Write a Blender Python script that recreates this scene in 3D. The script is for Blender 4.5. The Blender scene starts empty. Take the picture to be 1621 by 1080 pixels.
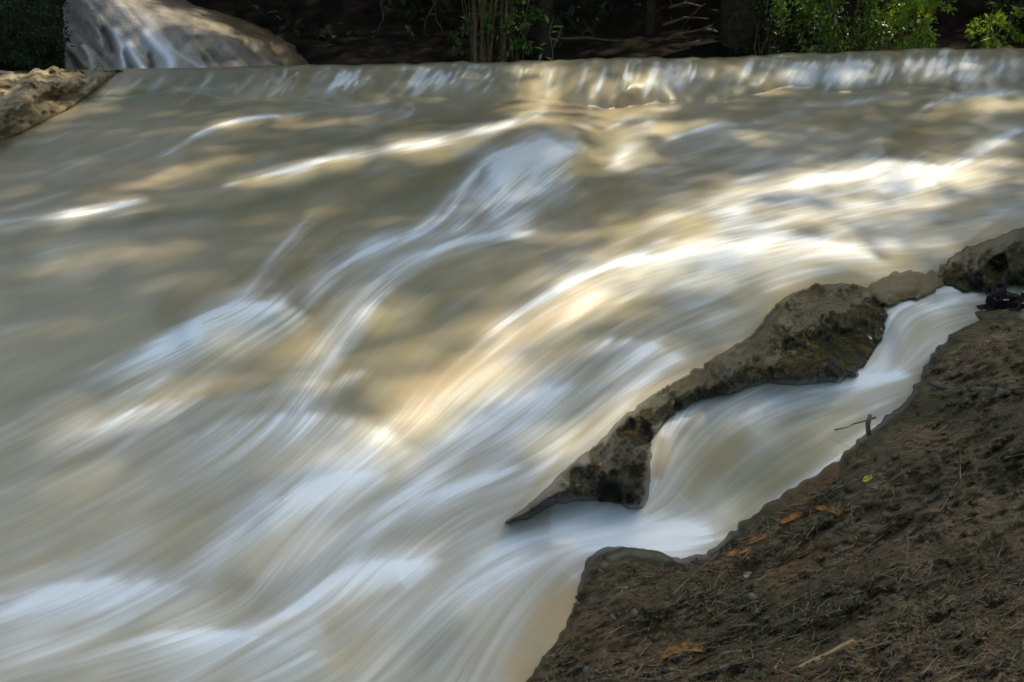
import bpy, bmesh, math, random
import numpy as np
from mathutils import Vector, noise as mnoise
R = math.radians
random.seed(7); rng = np.random.default_rng(7)
scene = bpy.context.scene
C = scene.collection

# ------------------------------------------------------------ camera, light
CZ, PITCH, FPX, W, H = 1.6, R(-14.0), 1738.0, 1621.0, 1080.0
cam = bpy.data.cameras.new('camera'); camo = bpy.data.objects.new('camera', cam); C.objects.link(camo)
camo.location = (0, 0, CZ); camo.rotation_euler = (math.pi/2 + PITCH, 0, 0)
cam.sensor_width = 36; cam.lens = 36*FPX/W; cam.clip_start = .05; cam.clip_end = 400
cam.dof.use_dof = True; cam.dof.focus_distance = 5.0; cam.dof.aperture_fstop = 7.0
scene.camera = camo
SUN_EL, SUN_AZ = R(54), R(48)          # azimuth measured from +Y towards +X
SD = np.array([math.cos(SUN_EL)*math.sin(SUN_AZ), math.cos(SUN_EL)*math.cos(SUN_AZ), math.sin(SUN_EL)])
world = bpy.data.worlds.new('World'); scene.world = world; world.use_nodes = True
wn = world.node_tree; wn.nodes.clear()
sky = wn.nodes.new('ShaderNodeTexSky'); sky.sky_type = 'NISHITA'; sky.sun_disc = False
sky.sun_elevation = SUN_EL; sky.sun_rotation = SUN_AZ; sky.dust_density = 3.0; sky.air_density = 1.0
bg = wn.nodes.new('ShaderNodeBackground'); bg.inputs['Strength'].default_value = .15
wo = wn.nodes.new('ShaderNodeOutputWorld')
wn.links.new(sky.outputs[0], bg.inputs[0]); wn.links.new(bg.outputs[0], wo.inputs[0])
sl = bpy.data.lights.new('sun', 'SUN'); sl.energy = 2.6; sl.angle = R(1.2); sl.color = (1, .91, .80)
so = bpy.data.objects.new('sun', sl); C.objects.link(so); so.location = (8, 8, 20)
so.rotation_euler = Vector(SD).to_track_quat('Z', 'Y').to_euler()
scene.view_settings.view_transform = 'Standard'; scene.view_settings.look = 'None'
scene.view_settings.exposure = 1.3; scene.view_settings.use_white_balance = True; scene.view_settings.white_balance_temperature = 7450; scene.view_settings.white_balance_tint = 1; scene.view_settings.gamma = 1
scene.view_settings.use_curve_mapping = False

# ------------------------------------------------------------ view geometry: a spot in the picture -> a point of the place
cp, sp = math.cos(PITCH), math.sin(PITCH)
def ray(px, py):
    a = (np.asarray(px, float)-W/2)/FPX; b = (H/2-np.asarray(py, float))/FPX
    y = cp - b*sp; z = sp + b*cp
    return a/y, z/y                        # x and z per metre of y
CR = np.array([(-900,118),(0,116),(170,113),(330,110),(480,107),(560,105),(700,103),(800,101),(860,97),(930,98),(1000,94),(1060,95),(1100,92),(1150,95),(1230,89),(1300,86),(1440,81),(1530,80),(1621,77),(2500,66)], float)
def crest(px):
    px = np.asarray(px, float)
    return np.interp(px, CR[:,0], CR[:,1])+np.interp(px, [300,700], [.4,1.])*(1.1*np.sin(px/41)+.9*np.sin(px/17.3+1)+.7*np.sin(px/8.1+2)+.5*np.sin(px/4.9))
def ledge(px):
    px = np.asarray(px, float)
    return np.interp(px, [-300,0,300,600,860,1100,1300,1450,1621,2000], [30,34,44,54,66,66,60,56,56,56])+7*np.sin(px/77+1)+4*np.sin(px/31+2)
def base_y(px, py):
    px = np.asarray(px, float); py = np.asarray(py, float)
    def slope(q):
        e = ray(px, q)[1]
        y1 = (CZ+.465)/(.179-e); y2 = (CZ+.13)/(.05-e)
        return np.where(y1 > 2.6, y1, y2)
    c = crest(px); L = ledge(px); t = np.clip((py-c)/L, 0, 1)
    rib = .07*np.sin(px/19+py/23+2*np.sin(px/71))+.03*np.sin(px/8.3+1+py/40)+.09*np.sin(px/47+2+np.sin(px/130))
    return slope(np.maximum(py, c+L)) + .84*(1-t)**2 + .03*(1-t) + rib*np.sin(math.pi*t)**2*.8

# ------------------------------------------------------------ painted fields: grid in which the flow is laid out
ST = 1.8
X0, X1, Y0, Y1 = -300., 1920., 60., 1330.
gx = np.arange(X0, X1, ST); gy = np.arange(Y0, Y1, ST)
GX, GY = np.meshgrid(gx, gy); NH, NW = GX.shape
def samp(A, px, py):
    fx = np.clip((px-X0)/ST, 0, NW-1.001); fy = np.clip((py-Y0)/ST, 0, NH-1.001)
    i = fx.astype(np.int32); j = fy.astype(np.int32); fx = (fx-i).astype(np.float32); fy = (fy-j).astype(np.float32)
    return (A[j,i]*(1-fx)+A[j,i+1]*fx)*(1-fy) + (A[j+1,i]*(1-fx)+A[j+1,i+1]*fx)*fy
def spline(pts, n=10):
    p = np.array(pts, float)
    if len(p) < 3: return p
    q = np.vstack([2*p[0]-p[1], p, 2*p[-1]-p[-2]]); out = []
    for i in range(1, len(q)-2):
        t = np.linspace(0, 1, n, endpoint=False)[:,None]
        a, b, c, d = q[i-1], q[i], q[i+1], q[i+2]
        out.append(.5*((2*b)+(-a+c)*t+(2*a-5*b+4*c-d)*t*t+(-a+3*b-3*c+d)*t**3))
    return np.vstack(out+[p[-1:]])
def stroke(A, pts, wl, wr=None, amp=1., mode='add', ends=.25, powr=2.):
    """A soft band along a line; wl / wr = width left and right of its direction (in the picture)."""
    wr = wl if wr is None else wr
    p = spline(pts, 8); m = max(wl, wr)*2.6
    x0, x1, y0, y1 = p[:,0].min()-m, p[:,0].max()+m, p[:,1].min()-m, p[:,1].max()+m
    i0, i1 = int(max(0,(x0-X0)/ST)), int(min(NW,(x1-X0)/ST+1)); j0, j1 = int(max(0,(y0-Y0)/ST)), int(min(NH,(y1-Y0)/ST+1))
    if i1 <= i0 or j1 <= j0: return
    gxx, gyy = GX[j0:j1,i0:i1], GY[j0:j1,i0:i1]
    best = np.full(gxx.shape, 1e9); val = np.zeros(gxx.shape)
    seg = np.diff(p, axis=0); L = np.hypot(seg[:,0], seg[:,1]); cum = np.concatenate([[0], np.cumsum(L)]); T = cum[-1]
    for k in range(len(seg)):
        if L[k] < 1e-6: continue
        dx, dy = gxx-p[k,0], gyy-p[k,1]
        t = np.clip((dx*seg[k,0]+dy*seg[k,1])/L[k]**2, 0, 1)
        ex, ey = dx-t*seg[k,0], dy-t*seg[k,1]
        d = np.hypot(ex, ey); side = seg[k,0]*ey-seg[k,1]*ex   # >0 : right of travel (y down)
        w = np.where(side > 0, wr, wl); s = (cum[k]+t*L[k])/T
        en = np.clip(np.minimum(s, 1-s)/ends, 0, 1) if ends > 0 else 1.
        en = np.sqrt(en*(2-en)) if ends > 0 else 1.
        v = np.exp(-(d/w)**powr)*en
        u = d < best; best = np.where(u, d, best); val = np.where(u, v, val)
    if mode == 'add': A[j0:j1,i0:i1] += (val*amp).astype(np.float32)
    elif mode == 'mul': A[j0:j1,i0:i1] *= (1-val*amp).astype(np.float32)
    else: A[j0:j1,i0:i1] = A[j0:j1,i0:i1]*(1-val)+amp*val
def boxblur(A, r):
    r = int(r)
    for ax in (0, 1):
        for _ in range(2):
            B = np.pad(A, [(r+1, r) if a == ax else (0, 0) for a in (0, 1)], mode='edge')
            S = np.cumsum(B, axis=ax, dtype=np.float64); n = A.shape[ax]
            hi = np.take(S, range(2*r+1, 2*r+1+n), axis=ax); lo = np.take(S, range(0, n), axis=ax)
            A = ((hi-lo)/(2*r+1)).astype(np.float32)
    return A

# flow lines: how the water runs (downstream order)
FLOW = [
 [(860,165),(760,207),(600,240),(420,285),(200,340),(0,372),(-250,410)],
 [(560,178),(400,188),(320,215),(200,270),(0,330),(-250,400)],
 [(360,118),(220,165),(80,240),(-80,290),(-280,350)],
 [(170,120),(90,190),(0,240),(-200,290)],
 [(1000,180),(900,215),(760,250),(640,275),(480,330),(280,370),(0,430),(-250,470)],
 [(640,300),(520,340),(440,420),(380,480),(250,530),(100,600),(-60,680),(-250,760)],
 [(800,215),(762,258),(728,315),(690,362),(600,402),(520,450),(470,500),(380,560),(260,640),(120,725),(-60,810),(-260,890)],
 [(880,215),(825,262),(778,318),(735,368)],[(950,238),(900,280),(850,325),(790,366),(720,388)],[(1040,262),(960,300),(900,345),(840,372)],
 [(850,372),(720,392),(620,450),(550,530),(500,610),(430,700),(300,790),(130,880),(-120,980)],
 [(1330,275),(1150,320),(1000,370),(850,450),(700,560),(600,690),(470,800),(330,900),(150,1000),(-100,1090)],
 [(1621,320),(1450,340),(1250,385),(1080,420),(950,460),(850,520),(740,610),(660,690),(560,760),(470,860),(400,960)],
 [(1480,420),(1300,420),(1150,470),(1020,530),(930,600),(820,690),(680,770),(560,850),(450,950),(300,1010),(50,1080)],
 [(1180,540),(1060,580),(960,650),(850,730),(700,800),(600,880),(520,960),(430,1010),(300,1090)],
 [(1700,200),(1560,240),(1450,290),(1300,320),(1150,350)],
 [(1680,150),(1580,165),(1470,200),(1400,250),(1300,290)],
 [(1420,160),(1250,200),(1100,240),(1000,270),(900,330)],
 [(1250,165),(1100,190),(980,225)],
 [(480,108),(440,130),(380,160)],
 [(620,104),(580,130),(540,160)],[(760,102),(720,130),(670,160)],[(880,98),(868,130),(852,165)],[(1000,95),(990,130),(975,160)],
 [(1120,93),(1080,130),(1060,165)],[(1250,88),(1220,130),(1190,160)],[(1400,83),(1380,115),(1350,150)],[(1560,80),(1540,110),(1520,140)],[(1750,75),(1730,110),(1700,140)],
 [(1450,600),(1300,625),(1180,670),(1100,740),(1050,800),(960,840),(850,860)],
 [(1460,625),(1350,690),(1230,770),(1140,845),(1000,850),(860,865),(740,920),(640,1010),(560,1100),(480,1200)],
 [(1570,465),(1480,480),(1425,500),(1410,540),(1395,590),(1330,620)],
 [(1621,380),(1605,420),(1590,455)],
 [(1060,645),(1035,700),(1025,780)],
 [(900,880),(830,950),(770,1040),(720,1150)],[(930,930),(880,1000),(820,1080),(760,1200)],
 [(640,1100),(300,1150),(0,1200)],
]
CW = 18.; cgx = np.arange(X0, X1+CW, CW); cgy = np.arange(Y0, Y1+CW, CW); CGX, CGY = np.meshgrid(cgx, cgy)
ax_ = np.zeros(CGX.shape); ay_ = np.zeros(CGX.shape); aw = np.zeros(CGX.shape)
for f in FLOW:
    p = spline(f, 6)
    for k in range(len(p)-1):
        d = p[k+1]-p[k]; l = np.hypot(*d)
        if l < 1e-6: continue
        m = (p[k]+p[k+1])/2; top = m[1] < 165
        yy = np.where((CGY < 162) != top, 60., 0.)
        r2 = (CGX-m[0])**2+((CGY-m[1])*1.4)**2+yy**2
        w = l/(r2+18.**2)**1.6
        ax_ += w*d[0]/l; ay_ += w*d[1]/l; aw += w
n_ = np.hypot(ax_, ay_)+1e-9; ax_ /= n_; ay_ /= n_
def up(Ac):
    fx = np.clip((GX-X0)/CW, 0, len(cgx)-1.001); fy = np.clip((GY-Y0)/CW, 0, len(cgy)-1.001)
    i = fx.astype(int); j = fy.astype(int); fx -= i; fy -= j
    return ((Ac[j,i]*(1-fx)+Ac[j,i+1]*fx)*(1-fy)+(Ac[j+1,i]*(1-fx)+Ac[j+1,i+1]*fx)*fy).astype(np.float32)
VX, VY = up(ax_), up(ay_); n_ = np.hypot(VX, VY)+1e-6; VX /= n_; VY /= n_
SCL = np.clip(.30+.95*(GY-100)/800, .30, 1.5).astype(np.float32)       # nearer water is bigger in view
def lic(srcs, step, n, seeds_scale=1.):
    out = [np.zeros((NH, NW), np.float32) for _ in srcs]; tot = 0.
    for sgn in (1, -1):
        x = GX.astype(np.float32).copy(); y = GY.astype(np.float32).copy()
        for k in range(n):
            w = math.cos(math.pi/2*k/n)**2 * (.5 if k == 0 else 1)
            for o, s in zip(out, srcs): o += w*samp(s, x, y)
            tot += w
            vx, vy = samp(VX, x, y), samp(VY, x, y); s = samp(SCL, x, y)*step*sgn
            x += vx*s; y += vy*s
    return [o/tot for o in out]
def nz(r):
    a = rng.standard_normal((NH, NW)).astype(np.float32)
    if r: a = boxblur(a, r)
    return a/a.std()
def norm(a):
    m = boxblur(a, 60); a = a-m; s = np.sqrt(boxblur(a*a, 60))+1e-6
    return (2.2*np.tanh(a/s/2.2)).astype(np.float32)
s1, s2, s3 = lic([nz(0), nz(2), nz(5)], 3.4, 24)
s1, s2, s3 = norm(s1), norm(s2), norm(s3)
s4 = norm(lic([nz(13)], 9., 18)[0])

# foam -------------------------------------------------------------
F = np.zeros((NH, NW), np.float32)
def sm(a, b, x): t = np.clip((x-a)/(b-a), 0, 1); return t*t*(3-2*t)
F += .08
F += (.15*sm(560, 760, GY+.25*(GX-600))).astype(np.float32)                       # lower part
F += (.16*sm(0, 240, GX-900+(GY-260)*.9)*sm(165, 230, GY)).astype(np.float32)
S = lambda pts, wl, wr, amp, ends=.3, powr=2.: stroke(F, pts, wl, wr, amp, 'add', ends, powr)
BIG = [ # broad foamy areas
 ([(1500,300),(1300,310),(1120,340)],55,45,.30),([(1450,380),(1250,400),(1060,430),(940,480)],38,35,.24),
 ([(1621,230),(1500,270),(1350,290)],40,40,.22),([(1300,200),(1150,225),(1050,260)],25,28,.22),
 ([(620,730),(420,720),(180,760),(-100,800)],60,40,.14),([(200,940),(60,990),(-150,1040)],60,60,.34),
 ([(350,960),(180,970)],40,45,.20),([(1100,650),(1300,625),(1420,615)],25,35,.14),
 ([(1240,740),(1140,810)],30,30,.06),([(880,850),(980,840),(1110,860)],34,30,.70),([(890,250),(825,290),(765,345)],46,46,.62),([(1480,300),(1300,330),(1100,380)],60,60,.16),([(900,690),(760,760)],30,40,.12),([(860,870),(800,920),(730,1000)],35,60,.12),
 ([(620,650),(780,640),(900,610)],30,30,.10),([(900,640),(780,720),(640,780)],40,40,.20),([(540,780),(440,850),(390,930)],30,45,.14),
 ([(280,640),(120,680),(-80,730)],30,40,.26),([(500,660),(300,690),(100,740)],22,40,.14)]
for p, a, b, m in BIG: S(p, a, b, m*.8)
ST_ = [ # streams and crests: points, width left/right of travel, strength
 ([(870,100),(868,130),(862,165),(845,185)],7,10,.45),([(850,182),(790,205),(700,222),(600,240),(520,258),(440,280)],4,13,.62),
 ([(560,241),(520,252),(470,268),(400,285)],3,8,.50),([(760,240),(690,265),(630,295)],6,10,.20),
 ([(445,184),(400,188),(345,202),(300,225),(250,250)],3,6,.55),([(560,176),(480,181),(420,186)],3,5,.25),
 ([(250,252),(180,280),(90,310),(0,335)],3,8,.22),([(240,318),(150,335),(60,350),(-60,365)],9,7,.42),([(100,400),(0,425),(-80,440)],10,12,.22),
 ([(330,345),(220,372),(80,392),(-60,410)],9,7,.14),([(620,160),(590,172),(560,185),(590,198),(625,190)],7,7,.35),
 ([(520,335),(490,360),(455,395),(420,430),(385,470)],4,10,.28),([(505,330),(470,350),(430,400)],18,18,.07),
 ([(920,228),(850,235),(800,265),(765,305),(735,345),(715,372)],22,30,.50),([(930,240),(890,232),(840,240),(780,280)],8,16,.16),
 ([(900,330),(860,305),(830,330)],16,16,.08),([(820,290),(790,330),(760,362)],9,12,.22),
 ([(700,365),(650,372),(590,395),(545,425),(505,462),(482,488)],10,24,.50),([(700,345),(650,368),(610,380)],4,6,.2),
 ([(850,368),(770,374),(700,392),(640,425),(590,470),(555,520),(520,570),(490,610),(468,650)],14,36,.56),
 ([(640,435),(600,475),(560,535),(525,585)],8,14,.20),([(620,500),(580,555),(540,600)],10,14,-.04),
 ([(484,498),(465,488),(430,480),(385,484),(350,500),(310,540),(270,580),(230,620),(180,660)],8,40,.52),
 ([(470,505),(420,498),(360,525),(300,570),(240,620)],14,18,.16),([(410,590),(330,612),(250,640),(160,680)],4,12,.28),
 ([(480,610),(420,625),(340,640),(260,660)],6,9,.30),([(590,585),(540,600),(490,625),(460,655)],9,9,.30),
 ([(640,700),(600,690),(560,672),(480,660),(380,665),(300,680)],4,22,.26),
 ([(680,700),(650,690),(620,700)],8,10,.1),
 ([(1330,275),(1250,290),(1150,315),(1080,335),(1010,370)],8,12,.34),([(1040,196),(1015,215),(990,240),(975,262)],12,15,.62),
 ([(960,262),(1000,268),(1040,262)],6,7,.35),([(1180,192),(1120,205),(1060,222),(1030,245)],4,8,.30),
 ([(1020,180),(960,195),(900,200)],4,7,.3),([(1080,170),(1040,172),(1035,160)],6,6,.45),
 ([(1280,370),(1190,378),(1110,392),(1030,402)],10,16,.36),([(1400,418),(1330,392),(1240,382)],4,16,.30),
 ([(1110,398),(1000,412),(910,442),(850,478),(790,520),(740,560)],7,14,.32),([(1000,440),(900,470),(820,530),(740,600),(660,660),(610,690)],12,26,.20),
 ([(760,590),(690,632),(620,672),(590,690)],7,10,.24),
 ([(960,490),(930,540),(905,590)],4,5,.14),([(1000,480),(965,540),(940,595)],4,6,.16),([(1040,545),(1005,580),(975,612)],9,11,.34),([(1090,548),(1050,585),(1000,620)],12,14,.34),([(985,560),(960,590),(945,608)],6,7,.20),
 ([(930,610),(800,625),(700,640)],10,14,.12),([(900,605),(850,625),(780,660),(700,710)],12,22,.22),([(1010,620),(940,670),(880,720),(820,760)],12,22,.26),
 ([(980,600),(1020,615),(960,650)],8,16,.12),([(720,760),(640,790),(560,840),(500,900)],10,18,.16),
 ([(620,752),(560,748),(500,765),(440,790),(390,830),(350,880),(330,930)],6,30,.32),([(610,760),(540,770),(470,800)],8,16,.14),
 ([(830,740),(740,770),(660,785),(580,820),(500,880),(440,950)],7,16,.26),([(700,800),(600,850),(540,910)],6,10,.16),
 ([(700,888),(640,893),(590,892),(545,910),(500,945),(450,985)],4,20,.52),([(690,900),(640,905),(600,925)],8,12,.14),([(545,1060),(500,1035),(420,1010),(330,1005),(230,1020)],5,16,.22),
 ([(340,930),(240,925),(120,945),(0,985)],10,35,.14),
 ([(1621,148),(1560,150),(1510,165),(1470,195)],5,12,.40),([(1590,150),(1560,185),(1530,210)],10,14,.22),([(1621,200),(1580,225),(1550,250)],12,14,.30),
 ([(1540,250),(1470,262),(1400,262),(1380,250)],8,12,.34),([(1445,145),(1400,150),(1330,165)],5,7,.3),
 ([(1621,330),(1560,345),(1490,390),(1440,400)],8,14,.2),([(1570,350),(1540,372),(1520,385)],5,5,.35),
 ([(1440,600),(1350,598),(1230,610),(1140,640)],8,18,.30),([(1330,640),(1240,655),(1160,690)],6,8,.14),([(1410,680),(1340,720),(1280,755),(1220,800)],10,12,.26),
 ([(1150,700),(1110,740),(1080,790)],8,10,.14),([(1110,640),(1070,665),(1045,700)],6,6,.30),([(1035,640),(1045,680),(1048,730)],5,5,.3),
 ([(1040,806),(1090,835),(1150,850),(1180,830)],6,12,.30),([(1390,640),(1380,660),(1365,690)],5,5,.2),
 ([(870,800),(930,805),(1000,810)],18,34,.42),([(870,855),(990,872),(1090,872)],14,8,.24),([(860,850),(800,862),(740,890)],12,24,.20),
 ([(1560,468),(1480,470),(1430,472),(1405,490)],8,12,.42),([(1500,490),(1450,495),(1425,520)],6,6,.22),
 ([(1405,490),(1398,540),(1390,585)],12,10,.36),([(1440,500),(1435,540),(1430,588)],8,8,.26),([(1621,365),(1607,410),(1598,450)],8,10,.5),
]
for p, a, b, m in ST_: S(p, a, b, m*.72, .22)
# the upper fall: threads of white water over the lip, sky glare painted in as foam
for k in range(150):
    x = rng.uniform(-100, 1800); c = crest(x); lean = np.interp(x, [0,500,800,900,1300,1621],[-60,-45,-35,-12,-25,-12])
    y0 = c+rng.uniform(0, 26)*rng.random(); ln = rng.uniform(8, 52)
    a = 1.5*np.interp(x, [0,330,500,800,900,1100,1250,1621],[.02,.08,.22,.24,.30,.36,.40,.38])*rng.uniform(.2, 1.7)*max(.05, 1+1.1*math.sin(x/37+2*math.sin(x/90)))
    S([(x,y0),(x+lean*.4*ln/50,y0+ln*.5),(x+lean*ln/50,y0+ln)], rng.uniform(1.5,5), rng.uniform(1.5,6), a, .4)
for x, w, a in [(1275,20,.4),(1350,22,.3),(1545,20,.4),(1080,12,.5),(1255,20,.4),(1330,26,.5),(1370,18,.5),(1440,14,.25),(1480,14,.35),(1530,22,.5),(1575,16,.4),(1610,14,.5),(1040,14,.4),(1060,10,.4),(955,4,.8),(700,12,.2),(665,5,.5),(745,6,.35),(925,4,.5),(890,5,.35),(1115,10,.25),(1205,9,.3),(1150,8,.25),(1500,12,.3),(1290,14,.25)]:
    c = crest(x); S([(x+4,c+8),(x-2,c+28),(x-12,c+52)], w, w, a, .35, 3)
S([(1200,170),(1350,158),(1480,150),(1621,140)], 7, 7, .15)
for k in range(60):   # crest sparkle painted as foam, and small boils along the lip
    x = rng.uniform(450, 1700); S([(x,crest(x)+1),(x-8,crest(x)+5)], 3, 4, rng.uniform(.1,.5), .3)
# places of dark, clear water
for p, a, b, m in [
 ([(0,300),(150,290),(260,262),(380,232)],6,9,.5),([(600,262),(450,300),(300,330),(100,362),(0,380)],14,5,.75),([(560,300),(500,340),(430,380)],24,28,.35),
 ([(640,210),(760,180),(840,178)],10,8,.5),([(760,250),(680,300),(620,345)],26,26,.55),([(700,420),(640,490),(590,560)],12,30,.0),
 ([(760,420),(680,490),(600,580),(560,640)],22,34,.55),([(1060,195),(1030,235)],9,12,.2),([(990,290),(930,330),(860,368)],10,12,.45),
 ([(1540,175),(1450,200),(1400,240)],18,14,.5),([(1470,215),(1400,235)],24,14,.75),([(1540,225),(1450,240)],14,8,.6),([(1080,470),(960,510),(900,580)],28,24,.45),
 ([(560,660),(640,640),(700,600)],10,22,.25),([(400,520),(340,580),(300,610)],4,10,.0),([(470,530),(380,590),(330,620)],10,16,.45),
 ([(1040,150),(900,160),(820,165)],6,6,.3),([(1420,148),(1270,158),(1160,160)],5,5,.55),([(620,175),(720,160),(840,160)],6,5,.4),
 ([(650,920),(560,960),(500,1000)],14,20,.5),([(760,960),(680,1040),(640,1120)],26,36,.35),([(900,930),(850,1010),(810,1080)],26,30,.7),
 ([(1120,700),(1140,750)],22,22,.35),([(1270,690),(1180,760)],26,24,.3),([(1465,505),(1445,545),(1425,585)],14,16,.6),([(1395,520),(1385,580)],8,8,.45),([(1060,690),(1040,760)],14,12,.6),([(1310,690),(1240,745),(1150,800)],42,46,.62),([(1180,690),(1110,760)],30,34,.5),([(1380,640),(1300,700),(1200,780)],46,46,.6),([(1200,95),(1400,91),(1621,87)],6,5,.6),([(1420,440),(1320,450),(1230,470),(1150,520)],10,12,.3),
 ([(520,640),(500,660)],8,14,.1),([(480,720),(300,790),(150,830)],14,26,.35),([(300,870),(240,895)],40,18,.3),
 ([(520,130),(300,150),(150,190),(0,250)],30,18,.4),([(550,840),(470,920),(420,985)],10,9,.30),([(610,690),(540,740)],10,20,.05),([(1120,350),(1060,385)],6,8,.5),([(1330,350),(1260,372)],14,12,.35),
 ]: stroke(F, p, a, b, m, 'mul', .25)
F = (.075+np.clip(F, 0, 1.1)).astype(np.float32)
# veils: water breaks white along a crest and the strands run down from it, thinning out
CRESTS = [ # crest line, strength, half thickness, class (0 short, 1 middle, 2 long)
 ([(500,512),(472,489),(430,479),(385,480),(345,493),(305,524),(268,560)],.95,4,2),
 ([(705,345),(735,305),(762,268),(800,240),(850,228),(895,228),(930,238)],.85,6,2),
 ([(620,430),(680,395),(760,373),(850,366)],.55,4,2),
 ([(540,425),(590,392),(650,372),(710,362)],.60,3.5,1),
 ([(790,520),(850,478),(910,442),(1000,412),(1110,397),(1240,378),(1330,386),(1412,420)],.70,5,1),
 ([(905,552),(945,538),(1000,538),(1055,552),(1095,572)],.75,5,0),
 ([(300,690),(370,668),(430,657),(500,655),(570,668),(625,690),(655,712)],.62,5,1),
 ([(395,830),(440,790),(500,764),(560,747),(625,752)],.72,6,2),
 ([(470,968),(500,935),(540,905),(590,890),(640,892),(702,886)],.95,4.5,1),
 ([(180,1020),(260,1002),(340,997),(430,1009),(500,1032),(548,1064)],.62,5,1),
 ([(-60,965),(40,935),(140,922),(240,920),(330,936)],.62,8,2),
 ([(1452,186),(1472,166),(1520,150),(1621,145),(1700,140)],.70,4,0),
 ([(1365,243),(1450,262),(1530,256),(1582,226),(1640,196)],.72,5,1),
 ([(1395,484),(1430,477),(1480,480),(1525,474)],.70,4,1),
 ([(1240,612),(1290,602),(1340,597),(1400,594),(1448,590)],.75,5,1),
 ([(1036,712),(1050,680),(1078,655),(1120,636)],.60,4,1),
 ([(1300,690),(1350,662),(1420,632)],.35,5,1),
 ([(120,690),(190,660),(250,640),(340,625)],.40,6,1),
 ([(470,655),(500,620),(545,596),(600,582)],.40,4,0),
 ([(1190,330),(1260,300),(1340,272),(1430,282)],.45,6,1),
 ([(660,790),(740,765),(840,735)],.45,7,1),
 ([(700,690),(780,650),(870,615),(960,606)],.40,8,1),
 ([(840,866),(880,848),(960,838),(1060,846),(1150,842)],.60,12,1),
 ([(740,960),(790,905),(850,870)],.40,8,1),
 ([(590,182),(630,172),(650,180)],.6,3,0),([(960,205),(1000,190),(1050,185)],.5,4,0),([(1180,200),(1260,178),(1420,150)],.40,5,1),
 ([(60,345),(150,326),(240,312)],.5,3,0),([(300,215),(360,194),(450,184)],.45,2.5,0)]
CS = [np.zeros((NH, NW), np.float32) for _ in range(3)]
for p, a_, w_, k_ in CRESTS: stroke(CS[k_], p, w_, w_, a_, 'add', .18)
strand = np.clip(.62+.22*nz(1)+.20*nz(4)+.16*nz(9), .05, 1.35).astype(np.float32)
CS = [np.minimum(c, 1.1)*strand for c in CS]
def advect(srcs, decays, step, n):
    out = [s*.45 for s in srcs]; x = GX.astype(np.float32).copy(); y = GY.astype(np.float32).copy()
    for k in range(1, n):
        vx, vy = samp(VX, x, y), samp(VY, x, y); sc = samp(SCL, x, y)*step; x -= vx*sc; y -= vy*sc
        for o, s_, d in zip(out, srcs, decays):
            t = k*step/(d*2.4)
            if t >= 1: continue
            np.maximum(o, samp(s_, x, y)*math.exp(-(k*step/d)**1.15)*(1-t*t)*(.72 if k == 1 else .9 if k == 2 else 1), out=o)
    return out
VE = advect(CS, (52., 108., 150.), 4.6, 78)
VEIL = np.maximum(np.maximum(VE[0], VE[1]), VE[2])
stroke(F, [(785,838),(820,800),(850,768),(905,706),(965,648),(1010,618),(1090,582),(1190,522),(1235,470),(1300,446),(1380,450),(1440,444),(1490,420),(1540,380),(1600,338)], 5, 10, .6, 'mul', .05)
F = .30*F + .70*lic([F], 2.2, 13)[0]
gain = ((.55+.45*sm(150, 260, GY))*(1-.25*sm(480, 760, GY+.1*(GX-600)))).astype(np.float32)
FO = F*(1+gain*(.09*s1+.13*s2+.13*s3+.10*s4)) + .010*s2+.012*s3+.012*s4+.006*s1
FO = np.clip(FO+.95*VEIL*(1-.35*F)*(1+.10*s1), 0, 1).astype(np.float32)

THIN = [([(445,184),(400,187),(350,197),(310,215),(285,232),(240,258)],2.2,.5),([(560,241),(510,254),(470,266),(420,279),(350,296)],3.5,.55),([(870,172),(830,190),(740,216),(640,236),(560,251)],6,.5),
 ([(240,318),(150,335),(60,348),(-20,356)],4,.3),([(640,158),(560,168),(480,179),(440,186)],2,.25),([(330,300),(250,325),(150,352),(50,372)],3,.14),([(505,325),(470,365),(430,410),(390,465)],3,.22),
 ([(250,535),(160,575),(100,630)],2,.08),([(250,215),(160,245),(60,290),(0,325)],2,.12),([(200,170),(120,205),(0,260)],2,.10),([(700,392),(640,425),(590,475),(540,540)],2.5,.22),
 ([(1110,398),(1000,414),(920,440),(850,478),(780,525)],3,.25),([(590,210),(540,205),(480,212)],2,.12),([(1060,172),(1180,160),(1330,160)],2,.2),([(1180,193),(1110,205),(1050,225)],2.5,.3),
 ([(640,160),(655,172),(640,186),(600,196)],3,.3),([(1455,184),(1470,168),(1500,158)],2.5,.2),([(720,300),(690,340),(650,372)],2.5,.2),([(880,1000),(845,1050),(820,1090)],3,.15),([(1045,690),(1055,665),(1090,645)],2.5,.3)]
TH = np.zeros((NH, NW), np.float32)
for p, w_, a_ in THIN: stroke(TH, p, w_, w_*1.6, a_, 'add', .35)
for k in range(260):
    x = rng.uniform(420, 1700); c = crest(x); g_ = max(0, math.sin(x/29+2.2*math.sin(x/83))+.35); lean = float(np.interp(x, [0,500,800,900,1300,1621],[-60,-45,-35,-12,-25,-12]))*rng.uniform(.6, 1.3)
    y0 = c+rng.uniform(0, 22); ln = rng.uniform(8, 34); stroke(TH, [(x,y0),(x+lean*.35*ln/50,y0+ln*.5),(x+lean*ln/50,y0+ln)], rng.uniform(1.2,3.2), None, rng.uniform(.08,.55)*g_, 'add', .45)
stroke(TH, [(900,250),(835,290),(780,345)], 44, 44, .26, 'add', .3)
stroke(TH, [(1060,555),(1000,600),(930,640)], 30, 26, .10, 'add', .3)
FO = np.clip(FO+TH*(1+.26*s1+.26*s2), 0, 1).astype(np.float32)
stroke(TH_ := np.zeros((NH, NW), np.float32), [(870,838),(960,836),(1060,850),(1130,846)], 26, 20, .40, 'add', .25)
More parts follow.
